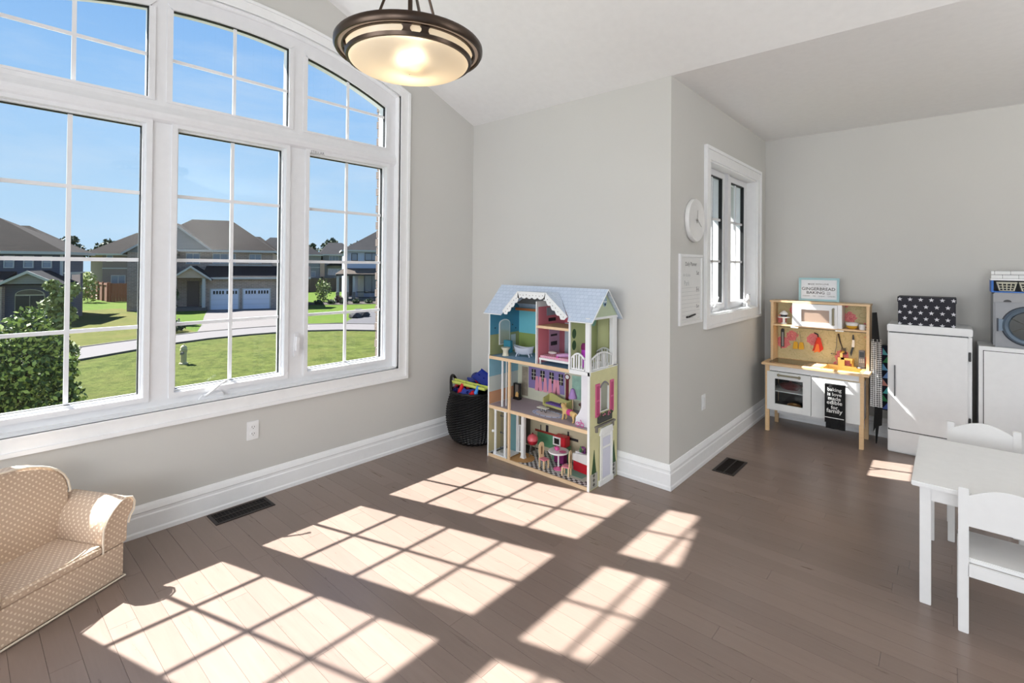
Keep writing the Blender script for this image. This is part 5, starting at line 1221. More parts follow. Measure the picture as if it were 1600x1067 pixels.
MB().tube([(-.018, 0, .016), (-.004, 0, .032), (.014, 0, .034), (.018, 0, .016)], .002, 5).build('frame', mg, t); MB().tube([(.012, 0, .032), (.008, 0, .048), (.008, -.01, .05)], .002, 5).build('handlebar', mg, t)
# ground floor
t = dt('toy_grill', 'red and pink toy kettle grill on three legs in the dollhouse kitchen', 'toy grill', .305, .19, FZ1)
MB().lathe([(.001, .085), (.024, .09), (.038, .105), (.042, .125), (.001, .125)], seg=20).build('kettle', M('kettle_red', (170, 34, 50), .35), t, smooth=True); MB().lathe([(.043, .125), (.041, .145), (.026, .165), (.001, .172)], seg=20).build('lid', M('lid_coral', (226, 104, 112), .35), t, smooth=True)
MB().ell((0, 0, .176), (.008, .005, .006), 8, 6).build('lid_knob', mah, t)
for k in range(3): a = k*2*pi/3+.4; MB().tube([(.02*cos(a), .02*sin(a), .095), (.034*cos(a), .034*sin(a), 0)], .0028, 6).build('leg', chrome, t)
t = dt('toy_round_table', 'white toy dining table on a pink base in the dollhouse kitchen', 'toy table', .60, .125, FZ1+.001); tpk = M('table_pink', (222, 110, 160), .4)
MB().lathe([(.072, .122), (.076, .128), (.074, .134), (.001, .135)], seg=32).build('tabletop', whitem, t, smooth=True); MB().lathe([(.006, .02), (.006, .122)], seg=12).build('stem', hw, t)
MB().lathe([(.036, 0), (.036, .006), (.01, .014), (.006, .02), (.001, .02)], seg=24).build('base', tpk, t, smooth=True)
t = dt('toy_teapot', 'pink toy teapot on the white toy dining table', 'toy teapot', .59, .12, FZ1+.136); MB().lathe([(.010, 0), (.018, .008), (.016, .022), (.006, .028), (.001, .032)], seg=16).build('pot', M('teapot_pink', (226, 90, 160), .3), t, smooth=True); MB().tube([(-.014, 0, .01), (-.026, 0, .022)], .003, 6).build('spout', M('teapot_pink', (226, 90, 160)), t); MB().tube([(.014, 0, .02), (.026, 0, .016), (.015, 0, .006)], .0022, 6).build('handle', M('teapot_pink', (226, 90, 160)), t)
t = dt('toy_plate', 'flat pink toy plate beside the pink teapot', 'toy plate', .645, .115, FZ1+.136); MB().lathe([(.012, 0), (.026, .004), (.022, .004), (.001, .002)], seg=20).build('dish', tpk, t, smooth=True)
chw = M('chair_maple', (226, 200, 158), .5); chp = M('seat_pink_print', (226, 140, 156), .7, var=.2, ns=60)
def toychair(u, v, rz, label):
    c = dt('toy_dining_chair', label, 'toy chair', u, v, FZ1+.001, rz, 'toy dining chairs in the dollhouse kitchen')   # back at y=+, seat to -y
    bpf = [(-.027, .055), (-.021, .085), (-.027, .12), (-.024, .158)]; pts = bpf+[(-.024*cos(k*pi/8), .158+.022*sin(k*pi/8)) for k in range(1, 8)]+[(-x, z) for x, z in bpf[::-1]]
    f = MB(); f.prism(pts, 'xz', .024, .031); f.build('backrest', chw, c, bevel=.001)
    MB().prism([(-.005, .09), (.005, .09), (.007, .14), (0, .155), (-.007, .14)], 'xz', .0232, .0318).build('back_slot', M('slot_brown', (120, 84, 56), .7), c)
    MB().box(-.028, .028, -.03, .026, .058, .066).build('seat', chp, c, bevel=.002)
    for x in (-.026, .016): MB().box(x, x+.010, .018, .028, 0, .058).build('leg', chw, c); MB().prism([(-.03, .058), (-.016, .058), (-.022, .03), (-.020, 0), (-.030, 0)], 'yz', x, x+.010).build('leg', chw, c)
    return c
toychair(.505, .075, radians(80), 'maple toy dining chair with pink seat, left of the toy table'); toychair(.705, .08, radians(-78), 'maple toy dining chair with pink seat, right of the toy table')
t = dt('toy_kitchen_island', 'white and red toy kitchen counter unit at the right of the dollhouse kitchen', 'toy counter', .79, .22, FZ1+.001, radians(-8)); rdp = M('counter_red', (196, 30, 46), .35)
MB().box(-.10, .10, -.045, .06, 0, .07).build('red_base', rdp, t, bevel=.003); MB().prism([(-.105, .07), (.105, .07), (.105, .135), (.085, .15), (-.105, .12)], 'xz', -.048, .062).build('white_top', whitem, t, bevel=.002)
MB().box(-.09, -.01, -.03, .04, .122, .134).build('worktop', M('counter_top_white', (238, 238, 240), .3), t)
t = dt('toy_microwave', 'red toy microwave with a white door frame on the green counter', 'toy microwave', .515, .27, .128); MB().box(-.055, .055, -.02, .045, .0, .075).build('body', rdp, t, bevel=.004); f = MB(); f.frame('xz', -.055, .015, .006, .07, .010, -.026, -.02); d_ = f.build('door_frame', whitem, t); MB().box(-.045, .005, -.0225, -.0205, .016, .06).build('door_glass', black, d_)
MB().box(-.06, .06, -.03, .048, -.1065, 0).build('stand', M('print_green_tile', (92, 150, 112)), t)
t = dt('toy_storage_box', 'dark magenta toy box under the dining table', 'toy box', .545, .23, FZ1+.001); MB().box(-.05, .04, -.02, .03, 0, .09).build('body', M('dark_magenta', (120, 24, 92)), t, bevel=.004); MB().box(-.052, .042, -.022, .032, .086, .096).build('lid', M('kettle_red', (170, 34, 50)), t)
t = dt('toy_bottles', 'green toy bottle on the microwave side of the toy counter', 'toy bottle', .735, .21, FZ1+.136); MB().lathe([(.008, 0), (.009, .02), (.004, .03), (.004, .04), (.001, .04)], seg=12).build('bottle', M('bottle_green', (60, 120, 70), .3), t, smooth=True)
t = dt('toy_mixer', 'dark purple toy stand mixer on the toy counter', 'toy mixer', .765, .205, FZ1+.136); f = MB(); f.box(-.012, .016, -.01, .01, 0, .005); f.box(.006, .016, -.006, .006, .005, .035); f.ell((-.002, 0, .038), (.02, .009, .009), 10, 6); f.build('body', M('mixer_purple', (110, 50, 110), .4), t, smooth=True); MB().lathe([(.006, .005), (.011, .02), (.001, .02)], (-.006, 0, 0), 12).build('bowl', chrome, t)

# ================================================================== OUTSIDE
GZ = -3.4
def lawn(name, dark, light, dry, k=1.0):
    mt, n, b = new_mat(name, .95); t = n.nodes.new('ShaderNodeTexCoord')
    def nz_(s_, d_=5, ro=.7):
        q = n.nodes.new('ShaderNodeTexNoise'); q.inputs['Scale'].default_value = s_; q.inputs['Detail'].default_value = d_; q.inputs['Roughness'].default_value = ro; n.links.new(t.outputs['Object'], q.inputs['Vector']); return q.outputs['Fac']
    def ramp(x, lo, hi):
        q = n.nodes.new('ShaderNodeMapRange'); q.inputs[1].default_value = lo; q.inputs[2].default_value = hi; n.links.new(x, q.inputs[0]); return q.outputs[0]
    c = mixc(n, ramp(nz_(2.2, 9, .8), .40, .60), dark, light); c = mixc(n, ramp(nz_(.35), .45, .7), c, dry); c2 = mixc(n, ramp(nz_(14, 4), .62, .75), c, tuple(min(255, q*1.25) for q in light))
    n.links.new(c2, b.inputs['Base Color']); bn = n.nodes.new('ShaderNodeBump'); bn.inputs['Strength'].default_value = .8; bn.inputs['Distance'].default_value = .08; n.links.new(nz_(9, 6), bn.inputs['Height']); n.links.new(bn.outputs[0], b.inputs['Normal']); b.inputs['Specular IOR Level'].default_value = .1
    return mt
grass = lawn('lawn_grass', (50, 60, 18), (86, 94, 42), (84, 86, 42))
grass2 = lawn('far_lawn_grass', (64, 84, 24), (76, 98, 30), (82, 94, 36))
grassdry = lawn('dry_grass', (72, 76, 32), (88, 90, 42), (96, 90, 50))
def poly(name, pts, z, mat, label=None, cat=None, th=.05, kind='structure'):
    o = MB().prism(pts, 'xy', z-th, z).build(name, mat, uv=False); o['kind'] = kind
    return o
gnd = struct(MB().prism([(-320, -160), (-.35, -160), (-.35, 260), (-320, 260)], 'xy', GZ-.6, GZ).build('ground', grass, uv=False))
poly('far_lawn', [(-39, -30), (-110, -60), (-170, 60), (-110, 150), (-60, 110), (-36, 45), (-34.5, 22), (-35.8, 18.5), (-36, 12), (-35.5, 9), (-35, 5)], GZ+.03, grass2)
poly('dry_verge', [(-34, 4.6), (-60, -2), (-62, 12), (-36.2, 11.5), (-35.2, 8)], GZ+.04, grassdry)
asph = M('pale_street', (92, 87, 87), .9, var=.08, ns=3)
road = [(-24, -12), (-26.5, -2), (-28.6, 3.5), (-30.5, 6.8), (-31.7, 9), (-32.3, 11), (-32.4, 13.5), (-32.0, 16.5), (-30.3, 19), (-27.8, 21), (-22, 25), (-12, 31), (-10, 34), (-22, 29), (-30.5, 23.6), (-33.8, 20.8), (-35.2, 18.8), (-35.9, 15), (-35.9, 11.6), (-35.2, 9.5), (-34.2, 6.5), (-32.6, 3), (-30.5, -3), (-29, -12)]
poly('street', road, GZ+.06, asph)
drv = M('concrete_driveway', (94, 88, 86), .9, var=.06, ns=2)
poly('driveway', [(-35.4, 11.2), (-39.8, 12.8), (-47.7, 15.4), (-54.0, 17.6), (-51.2, 24.3), (-43, 22.3), (-35.2, 18.9)], GZ+.055, drv)
poly('driveway', [(-33.6, 21.2), (-36, 23.2), (-40.6, 27.4), (-44.5, 33.5), (-39, 36), (-36, 30), (-31.2, 23.2)], GZ+.055, M('grey_driveway', (66, 63, 66), .9))
kb_ = M('kerb_concrete', (84, 80, 76), .85)
f = MB(); f.strip([(x, y) for x, y in road[:13]], [(x+.18, y-.02) for x, y in road[:13]], 'xy', GZ, GZ+.10)
struct(f.build('kerb', kb_)); f = MB(); f.strip([(x, y) for x, y in road[13:]], [(x-.18, y+.02) for x, y in road[13:]], 'xy', GZ, GZ+.10); struct(f.build('kerb', kb_))

shA = brick_mat('brown_shingles', (41, 34, 32), (35, 29, 28), (31, 27, 26), .9, .22, .02); shP = brick_mat('tan_shingles', (90, 80, 72), (78, 70, 64), (66, 58, 54), .9, .22, .02); shD = brick_mat('dark_shingles', (36, 34, 39), (30, 29, 34), (26, 25, 28), .9, .22, .02)
shG = brick_mat('grey_shingles', (50, 49, 51), (43, 42, 45), (38, 37, 40), .9, .22, .02)
brA = brick_mat('taupe_brick', (168, 146, 135), (142, 125, 117), (176, 164, 154), .45, .15, .02)
def siding(name, c, h=.16):
    mt, n, b = new_mat(name, .8); x, y, _ = uvxy(n, 1/h); fr_ = mathn(n, 'FRACT', mathn(n, 'ADD', y, 100)); e = mathn(n, 'LESS_THAN', fr_, .12)
    n.links.new(mixc(n, e, c, tuple(q*.78 for q in c)), b.inputs['Base Color']); return mt
sdS = siding('slate_siding', (80, 82, 98)); sdG = siding('grey_siding', (128, 126, 128)); sdB = siding('beige_siding', (178, 158, 142)); sdW = siding('brown_siding', (128, 112, 106))
stW = M('white_stucco', (172, 178, 196), .85); ext = M('exterior_white_trim', (176, 174, 172), .7); exb = M('dark_opening', (22, 20, 24), .5); exg = M('exterior_glass', (110, 120, 136), .15, .0, spec=.8)
gdm = M('garage_door_white', (208, 210, 224), .6); doorbr = M('dark_brown_door', (74, 58, 58), .5)
def house(name, loc, ang, label): return empty(name, (loc[0], loc[1], GZ), label, 'house', 'houses across the street', ang)
def hip(root, x0, x1, y0, y1, ze, zr, mat, rx0=None, rx1=None, over=.35, name='roof'):
    ym = (y0+y1)/2; half = (y1-y0)/2
    rx0 = x0+half if rx0 is None else rx0; rx1 = x1-half if rx1 is None else rx1
    a, b_, c, d = x0-over, x1+over, y0-over, y1+over
    f = MB(); vs = [(a, c, ze), (b_, c, ze), (b_, d, ze), (a, d, ze), (rx0, ym, zr), (rx1, ym, zr), (a, c, ze-.22), (b_, c, ze-.22), (b_, d, ze-.22), (a, d, ze-.22)]
    f.add(vs, [(0, 1, 5, 4), (1, 2, 5), (2, 3, 4, 5), (3, 0, 4), (6, 9, 8, 7)]); o = f.build(name, mat, root)
    g = MB(); g.add(vs, [(0, 6, 7, 1), (1, 7, 8, 2), (2, 8, 9, 3), (3, 9, 6, 0)]); g.v = [(x+(.03 if x > 0 else -.03)*0, y, z) for x, y, z in g.v]; g.frame('xy', a-.04, b_+.04, c-.04, d+.04, .06, ze-.20, ze+.02)
    g.build('gutter', ext, o); return o
def hwin(root, x0, x1, z0, z1, y, n=2, rows=1, fm=None, arch=0):
    fm = fm or ext; f = MB(); f.frame('xz', x0, x1, z0, z1, .08, y-.08, y+.02)
    for k in range(1, n): x = x0+(x1-x0)*k/n; f.box(x-.03, x+.03, y-.06, y, z0+.08, z1-.08)
    for k in range(1, rows): z = z0+(z1-z0)*k/rows; f.box(x0+.08, x1-.08, y-.055, y-.005, z-.025, z+.025)
    w = f.build('window', fm, root); MB().box(x0+.08, x1-.08, y-.03, y-.01, z0+.08, z1-.08).build('pane', exg, w); return w
def gable(root, x0, x1, xp, z0, zp, y0, depth, facem, roofm, trim=.16, over=.25, name='gable'):
    MB().prism([(x0, z0), (x1, z0), (xp, zp)], 'xz', y0, y0+depth).build(name, facem, root)
    t = .14; f = MB()
    for xa in (x0, x1):
        s_ = -1 if xa == x0 else 1; dz = (zp-z0)/abs(xp-xa)*.35
        f.prism([(xa+s_*.35, z0-dz), (xp, zp), (xp, zp+t), (xa+s_*.35, z0-dz+t)], 'xz', y0-over+.03, y0+depth)
    r_ = f.build('gable_roof', roofm, root)
    f = MB()
    for xa in (x0, x1):
        s_ = -1 if xa == x0 else 1; dz = (zp-z0)/abs(xp-xa)*.35
        f.prism([(xa+s_*.35, z0-dz-.05), (xp, zp-.05), (xp, zp+.16), (xa+s_*.35, z0-dz+.16)], 'xz', y0-over-.03, y0-over+.03)
    f.build('barge_trim', ext, r_); return r_
# brick house with the double garage doors
A0 = radians(64.5)
h = house('brick_house', (-54.1, 17.9), A0, 'brown brick house with two white garage doors and a small gabled porch')
MB().box(-.6, 9.2, 0, 2.6, 0, 3.35).box(-7.2, 5.6, 2.5, 12, 0, 6.2).box(5.6, 9.2, 2.6, 9, 0, 3.3).box(-7.2, -3.3, .3, 2.6, 0, 6.2).box(-3.3, -.6, 1.2, 2.6, 0, 3.3).build('walls', brA, h)
hip(h, -7.2, 5.6, 2.3, 12.3, 6.3, 9.9, shA, -3.0, 1.0)
gable(h, -7.1, -.45, -3.85, 6.35, 9.05, 2.0, 4.5, sdG, shA)
gable(h, -7.3, -3.6, -5.4, 5.9, 7.2, .2, 2.2, sdG, shA, name='front_gable')
# lean-to roof above the garage
f = MB(); f.add([(-.8, -.4, 3.35), (9.6, -.4, 3.35), (9.6, 2.6, 4.62), (-.8, 2.6, 4.62), (-.8, -.4, 3.2), (9.6, -.4, 3.2), (9.6, 2.6, 3.3), (-.8, 2.6, 3.3)], [(0, 1, 2, 3), (4, 7, 6, 5), (0, 4, 5, 1), (1, 5, 6, 2), (2, 6, 7, 3), (3, 7, 4, 0)])
lr = f.build('garage_roof', shD, h); MB().box(-.8, 9.6, -.46, -.38, 3.22, 3.42).build('gutter', ext, lr); MB().box(-.6, 5.5, 2.40, 2.52, 4.62, 4.72).build('flashing', ext, lr)
for x0, x1 in ((0, 2.53), (2.97, 5.5)):
    g_ = MB().box(x0-.1, x1+.1, -.06, .02, 0, 2.24).build('garage_door_frame', ext, h)
    for k in range(4): MB().box(x0+.02, x1-.02, -.10, -.05, .04+k*.53, .55+k*.53).build('door_panel', gdm, g_)
    f = MB()
    for k in range(8): x = x0+.22+k*.27+(.12 if k > 3 else 0); f.box(x, x+.17, -.115, -.09, 1.66, 2.0)
    o = f.build('door_glazing', exb, g_); o['kind'] = 'stuff'
MB().box(-2.3, -1.25, 1.1, 1.22, .35, 3.0).build('front_door', doorbr, h); MB().box(-1.1, -.75, 1.12, 1.21, .5, 2.6).build('side_light', exg, h)
MB().box(-3.2, -.3, -.9, 1.2, 0, .35).build('porch_floor', drv, h)
MB().box(-.66, -.38, -.85, -.55, .35, 3.35).build('porch_column', ext, h); MB().box(-3.15, -2.87, -.85, -.55, .35, 3.35).build('porch_column', ext, h)
gable(h, -3.1, -.15, -1.62, 3.38, 4.45, -.9, 3.2, sdB, shD, name='porch_gable')
for q in ((-2.7, -1.4, 4.75, 5.95, 2.5, 2), (-.25, 1.95, 4.8, 5.95, 2.5, 3), (3.25, 4.5, 4.85, 5.95, 2.5, 2)): hwin(h, *q[:4], q[4], q[5])
# dark slate house on the left
h = house('slate_house', (-49.9, 2.5), A0, 'dark slate-blue house with an arched double-door entry, partly behind the trees')
MB().box(-10, 2.5, 3, 7.4, 0, 5.7).box(-9, 1.0, 7.4, 11.5, 0, 5.8).box(-.1, 3.4, .3, 3, 0, 3.1).build('walls', sdS, h)
hip(h, -12, 2.5, 3, 8.6, 5.7, 8.55, shA, -8, -2.6); hip(h, -8, 1.0, 7.0, 12.0, 5.9, 8.15, shA, -3.3, -2.1, name='rear_roof')
MB().box(2.42, 2.58, 2.92, 3.08, 0, 5.6).build('corner_trim', ext, h)
for x0 in (-1.1, .1, 1.25): hwin(h, x0, x0+.65, 4.36, 5.36, 3.0, 1, 2)
hwin(h, -4.2, -2.8, 4.3, 5.3, 3.0)
w_ = hwin(h, 0, .1, 0, .1, 30) if False else None
f = MB(); f.box(2.5, 2.56, 4.6, 6.6, 2.6, 3.9); f.build('side_window', ext, h); MB().box(2.55, 2.60, 4.7, 6.5, 2.7, 3.8).build('side_window_glass', exg, h)
MB().box(2.5, 2.58, 3.0, 7.6, 3.9, 4.02).build('belt_trim', ext, h)
gable(h, .25, 3.35, 1.75, 3.2, 4.05, -.4, 3.4, sdG, shD, name='entry_gable')
MB().box(-.3, .2, -.35, .1, 0, 3.0).build('stone_pillar', brA, h); MB().box(3.3, 3.6, -.35, .1, 0, 3.0).build('stone_pillar', brA, h)
ed_ = MB(); P = [(.75, 0), (2.5, 0), (2.5, 2.35)]+[(1.625+.875*cos(pi*k/10), 2.35+.42*sin(pi*k/10)) for k in range(1, 10)]+[(.75, 2.35)]
ed_.prism(P, 'xz', .15, .32); e_ = ed_.build('entry_surround', M('entry_cream', (176, 170, 150), .7), h)
for x0 in (.80, 1.66): MB().box(x0, x0+.8, .11, .2, .04, 2.28).build('door_leaf', exb, e_)
MB().prism([(1.625+.8*cos(pi*k/10), 2.38+.34*sin(pi*k/10)) for k in range(11)], 'xz', .12, .2).build('fan_light', M('fan_light_glass', (74, 66, 60), .2), e_)
MB().box(-.5, 3.8, -1.2, .3, 0, .18).build('porch_floor', M('porch_slate', (84, 84, 96), .8), h)
f = MB(); f.add([(-8.5, -.2, 3.0), (-.3, -.2, 3.0), (-.3, 3.0, 4.1), (-8.5, 3.0, 4.1), (-8.5, 3.0, 3.0), (-.3, 3.0, 3.0)], [(0, 1, 2, 3), (1, 5, 2), (0, 3, 4), (0, 4, 5, 1)]); f.build('porch_roof', shD, h)
# beige and brown house behind
h = house('beige_house', (-88, 11), A0, 'beige and brown two-storey house with hipped roof behind a wooden fence')
MB().box(3.55, 14, 0, 9, 0, 6.0).build('walls', sdW, h); MB().box(1.85, 3.55, 1.2, 9, 0, 6.0).build('side_wing', sdB, h)
hip(h, 1.85, 14, 0, 9.4, 6.1, 9.4, shA, 6.3, 9.5); hwin(h, 4.0, 4.75, 4.95, 6.0, 0, 1); hwin(h, 4.55, 6.25, 1.7, 3.05, 0, 2); hwin(h, 9, 10.5, 4.7, 5.8, 0, 2); MB().box(3.5, 14.1, -.06, .0, 3.95, 4.1).build('belt_trim', ext, h)
# houses seen between the buildings on the right
h = house('grey_siding_house', (-80, 44), A0, 'grey siding house with a pale shutter column, behind the long fence')
MB().box(-3.6, -.5, 1.5, 11, 0, 6.5).box(-.2, 5.5, 3, 11, 0, 6.6).build('walls', sdG, h); hip(h, -12, -.5, 1.5, 9, 6.55, 9.6, shG, -9, -4.8); hip(h, -.6, 6.5, 3, 11, 6.65, 9.0, shG, 1.0, 3.4, name='right_roof')
MB().box(-.65, 0.1, 1.3, 3.2, 2.6, 5.6).build('chimney_breast', M('peach_panel', (176, 146, 128), .8), h)
hwin(h, .9, 2.6, 5.45, 6.5, 3, 3); hwin(h, .7, 3.4, 2.8, 4.1, 3, 3); hwin(h, -3.3, -1.4, 2.5, 3.6, 1.5, 2); MB().box(-3.6, -.5, 1.42, 1.5, 4.2, 4.32).build('belt_trim', ext, h)
f = MB(); f.prism([(.4, 4.55), (4.2, 4.55), (3.6, 4.95), (2.2, 5.15), (1.0, 4.95)], 'xz', 2.2, 3); f.build('window_hood', shG, h)
h = house('brown_roof_house', (-84, 30.5), A0, 'distant house with plain brown hipped roof, right of the brick house')
MB().box(-4, 7, 2, 10, 0, 6.3).build('walls', sdW, h); hip(h, -4, 7, 2, 10, 6.4, 9.6, shA, 0, 3.4); hwin(h, 4.6, 6.2, 2.4, 3.6, 2, 2)
h = house('white_house', (-58.4, 36.6), radians(62), 'white stucco house with a grey roof and a deep covered front porch')
MB().box(-1.0, 12, 0, 9, 0, 6.75).build('walls', stW, h); hip(h, -1.0, 13, 0, 11, 6.85, 10.6, shG, 5.0, 8.5)
for q in ((-.08, .76, 5.35, 6.42, 0, 1), (1.7, 3.6, 5.4, 6.5, 0, 2), (5, 7, 5.3, 6.5, 0, 2), (1.68, 3.7, .9, 3.4, 0, 2)): hwin(h, *q[:4], q[4], q[5], 1, exb)
MB().box(-.35, .3, -.06, .02, .5, 3.3).build('front_door', exb, h); MB().box(.85, 1.6, -.12, .0, .4, 3.4).build('panel', M('cream_panel', (190, 186, 176), .8), h)
f = MB(); f.add([(-2.1, -2.6, 3.6), (9, -2.6, 3.6), (9, 0, 4.35), (-1.0, 0, 4.35), (-2.1, 0, 3.6), (-2.1, -2.6, 3.4), (9, -2.6, 3.4), (9, 0, 3.4), (-2.1, 0, 3.4)], [(0, 1, 2, 3), (0, 3, 4), (5, 8, 7, 6), (0, 5, 6, 1), (0, 4, 8, 5), (1, 6, 7, 2)])
f.build('porch_roof', shP, h); MB().box(-2.1, 9, -2.66, -2.58, 3.35, 3.6).build('gutter', exb, h)
for x in (-2.0, -.85, .02, 5.5): c_ = MB().box(x, x+.3, -2.5, -2.2, 1.2, 3.4).build('porch_column', ext, h); MB().box(x-.08, x+.38, -2.6, -2.1, 0, 1.2).build('column_base', M('stone_base', (120, 112, 108), .9), h)
MB().box(-2.2, 9, -2.7, 0, 0, .35).build('porch_floor', drv, h)
f = MB(); f.box(.5, 5.4, -2.55, -2.5, 1.15, 1.25)
f.box(.5, 5.4, -2.55, -2.5, .45, .52)
for k in range(32): f.box(.55+k*.15, .59+k*.15, -2.54, -2.51, .5, 1.2)
o = f.build('porch_railing', exb, h); o['kind'] = 'stuff'
# fences
def fence(loc, ang, n, ht, label, col=(128, 84, 62), w=.30):
    f_ = empty('wood_fence', (loc[0], loc[1], GZ), label, 'fence', 'wooden fences behind the lawns', ang)
    mt = M('fence_%d' % col[0], col, .85, var=.15, ns=3); bme_ = MB().box(0, w-.02, 0, .04, .05, ht).mesh('board', mt, uv=False); pme = MB().box(-.08, .08, -.1, .1, 0, ht+.12).mesh('post', mt, uv=False)
    for k in range(n): inst('board', bme_, f_, (k*w, 0, (.02 if k % 3 == 0 else 0)))
    for k in range(0, n+1, 8): inst('post', pme, f_, (k*w, -.05, 0))
    MB().box(0, n*w, -.06, 0, ht-.25, ht-.12).build('rail', mt, f_); return f_
fence((-86, 12.4), radians(2), 40, 2.3, 'reddish-brown board fence running away behind the far lawn'); fence((-73.5, 12.9), A0, 26, 2.3, 'reddish-brown board fence facing the street left of the brick house')
fence((-80, 36.5), radians(88), 36, 2.4, 'grey-brown board fence behind the bright green lawn, left of the white house', (96, 80, 68))
# hydrant
hy = empty('fire_hydrant', (-24.4, 7.5, GZ), 'pale yellow fire hydrant standing in the near lawn', 'hydrant'); hym = M('hydrant_cream', (176, 166, 124), .6)
MB().lathe([(.19, 0), (.19, .06), (.13, .08), (.13, .62), (.16, .64), (.16, .70), (.13, .72)], seg=16).build('barrel', hym, hy, smooth=True); MB().lathe([(.15, .72), (.14, .82), (.08, .90), (.03, .92), (.03, .97), (.001, .97)], seg=16).build('bonnet', hym, hy, smooth=True)
for a in (0, pi): MB().tube([(0, 0, .55), (.26*cos(a-.6), .26*sin(a-.6), .55)], .07, 10).build('nozzle_cap', M('hydrant_grey', (120, 114, 108), .6), hy)
mk_ = empty('utility_marker', (-38.2, 10.9, GZ), 'thin reddish marker post beside the far kerb', 'post'); MB().box(-.05, .05, -.04, .04, 0, .9).build('stake', M('marker_rust', (100, 54, 36), .8), mk_); MB().box(-.055, .055, -.045, .045, .7, .85).build('band', M('marker_white', (150, 140, 130)), mk_)
for i, (x, y, s_, lb) in enumerate(((-37.6, 25.2, .8, 'larger dark boulder at the edge of the right-hand driveway'), (-37.0, 24.3, .6, 'smaller dark boulder left of the larger one by the driveway'))):
    b = bmesh.new(); bmesh.ops.create_icosphere(b, subdivisions=2, radius=s_)
    rr = random.Random(i+5)
    for v in b.verts: v.co *= rr.uniform(.8, 1.12); v.co.z *= .7
    me = bpy.data.meshes.new('boulder'); b.to_mesh(me); b.free(); me.materials.append(M('dark_boulder', (48, 46, 50), .85, var=.4, ns=3)); o = bpy.data.objects.new('boulder', me); COL.objects.link(o); o.location = (x, y, GZ+s_*.3); tag(o, lb, 'boulder')
# trees and shrubs
import numpy as np
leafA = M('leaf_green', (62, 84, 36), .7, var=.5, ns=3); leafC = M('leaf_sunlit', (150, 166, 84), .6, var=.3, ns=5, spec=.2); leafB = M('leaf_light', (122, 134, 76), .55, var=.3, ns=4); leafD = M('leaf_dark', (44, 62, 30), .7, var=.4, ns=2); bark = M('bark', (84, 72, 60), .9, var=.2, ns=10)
def foliage(root, blobs, n, size, mat, seed=1, name='foliage'):
    r = np.random.default_rng(seed); vol = np.array([b[3]**2 for b in blobs]); idx = r.choice(len(blobs), n, p=vol/vol.sum())
    B = np.array([b[:3] for b in blobs])[idx]; Rd = np.array([b[3] for b in blobs])[idx]; hz = np.array([b[4] if len(b) > 4 else 1 for b in blobs])[idx]
    d = r.normal(size=(n, 3)); d /= np.linalg.norm(d, axis=1)[:, None]; rad = Rd*(r.uniform(.45, 1.08, n)); c = B+d*rad[:, None]*np.stack([np.ones(n), np.ones(n), hz], 1)
    u = r.normal(size=(n, 3)); u /= np.linalg.norm(u, axis=1)[:, None]; w = np.cross(u, r.normal(size=(n, 3))); w /= np.linalg.norm(w, axis=1)[:, None]
    s_ = size*r.uniform(.6, 1.3, n)[:, None]; u = u*s_; w = w*s_*.55
    V = np.concatenate([c-u, c+w, c+u, c-w], 1).reshape(-1, 3)
    me = bpy.data.meshes.new(name); me.vertices.add(4*n); me.vertices.foreach_set('co', V.ravel()); me.loops.add(4*n); me.loops.foreach_set('vertex_index', np.arange(4*n, dtype=np.int32)); me.polygons.add(n); me.polygons.foreach_set('loop_start', np.arange(0, 4*n, 4, dtype=np.int32)); me.materials.append(mat); me.update(calc_edges=True)
    o = bpy.data.objects.new(name, me); COL.objects.link(o); o.parent = root; o['kind'] = 'stuff'; return o
def tree(name, loc, label, h, blobs, n, size, mat, trunk=.1, seed=1, cat='tree', group=None, z=GZ, limbs=None):
    t = empty(name, (loc[0], loc[1], z), label, cat, group)
    top = max(b[2] for b in blobs)
    MB().tube([(0, 0, 0), (.03*h, .01*h, h*.4), (-.01*h, .02*h, top)], [trunk, trunk*.75, trunk*.3], 8).build('trunk', bark, t, smooth=True)
    for k, b in enumerate((limbs or blobs)[:6]): MB().tube([(0, 0, max(.2, b[2]*.55)), (b[0]*.5, b[1]*.5, b[2]*.8), (b[0], b[1], b[2])], [trunk*.5, trunk*.35, trunk*.15], 6).build('branch', bark, t)
    foliage(t, blobs, n, size, mat, seed); return t
rr = random.Random(11)
bt_ = tree('bushy_tree', (-7.2, .75), 'dense green leafy bushy tree close outside the arched window, lower left', 3.2,
     [(-.1, .05, 3.92, .24), (.05, -.14, 3.72, .26), (-.05, .2, 3.62, .26), (0, .38, 3.2, .26), (.05, .48, 2.85, .20), (0, .02, 3.2, .46), (-.1, -.35, 3.25, .48), (0, -.55, 2.7, .6), (.05, .32, 2.6, .42), (0, -.05, 2.3, .6), (0, -.95, 3.0, .55), (.1, .42, 2.35, .28), (0, -.6, 1.7, .7), (0, .2, 1.6, .6)], 15000, .042, leafA, .05, 2)
foliage(bt_, [(b[0]+.06, b[1], b[2]+.05, b[3]*1.04) for b in ((-.1, .05, 3.92, .24), (.05, -.14, 3.72, .26), (-.05, .2, 3.62, .26), (0, .38, 3.2, .26), (0, .02, 3.2, .46), (-.1, -.35, 3.25, .48), (0, -.55, 2.7, .6), (.05, .3, 2.6, .40), (0, -.05, 2.3, .6), (.1, .42, 2.35, .28), (0, -.6, 1.7, .7), (0, .2, 1.6, .6))], 7000, .04, leafC, 9, 'sunlit_foliage')  # paler leaf copy, sun highlights put into its colour
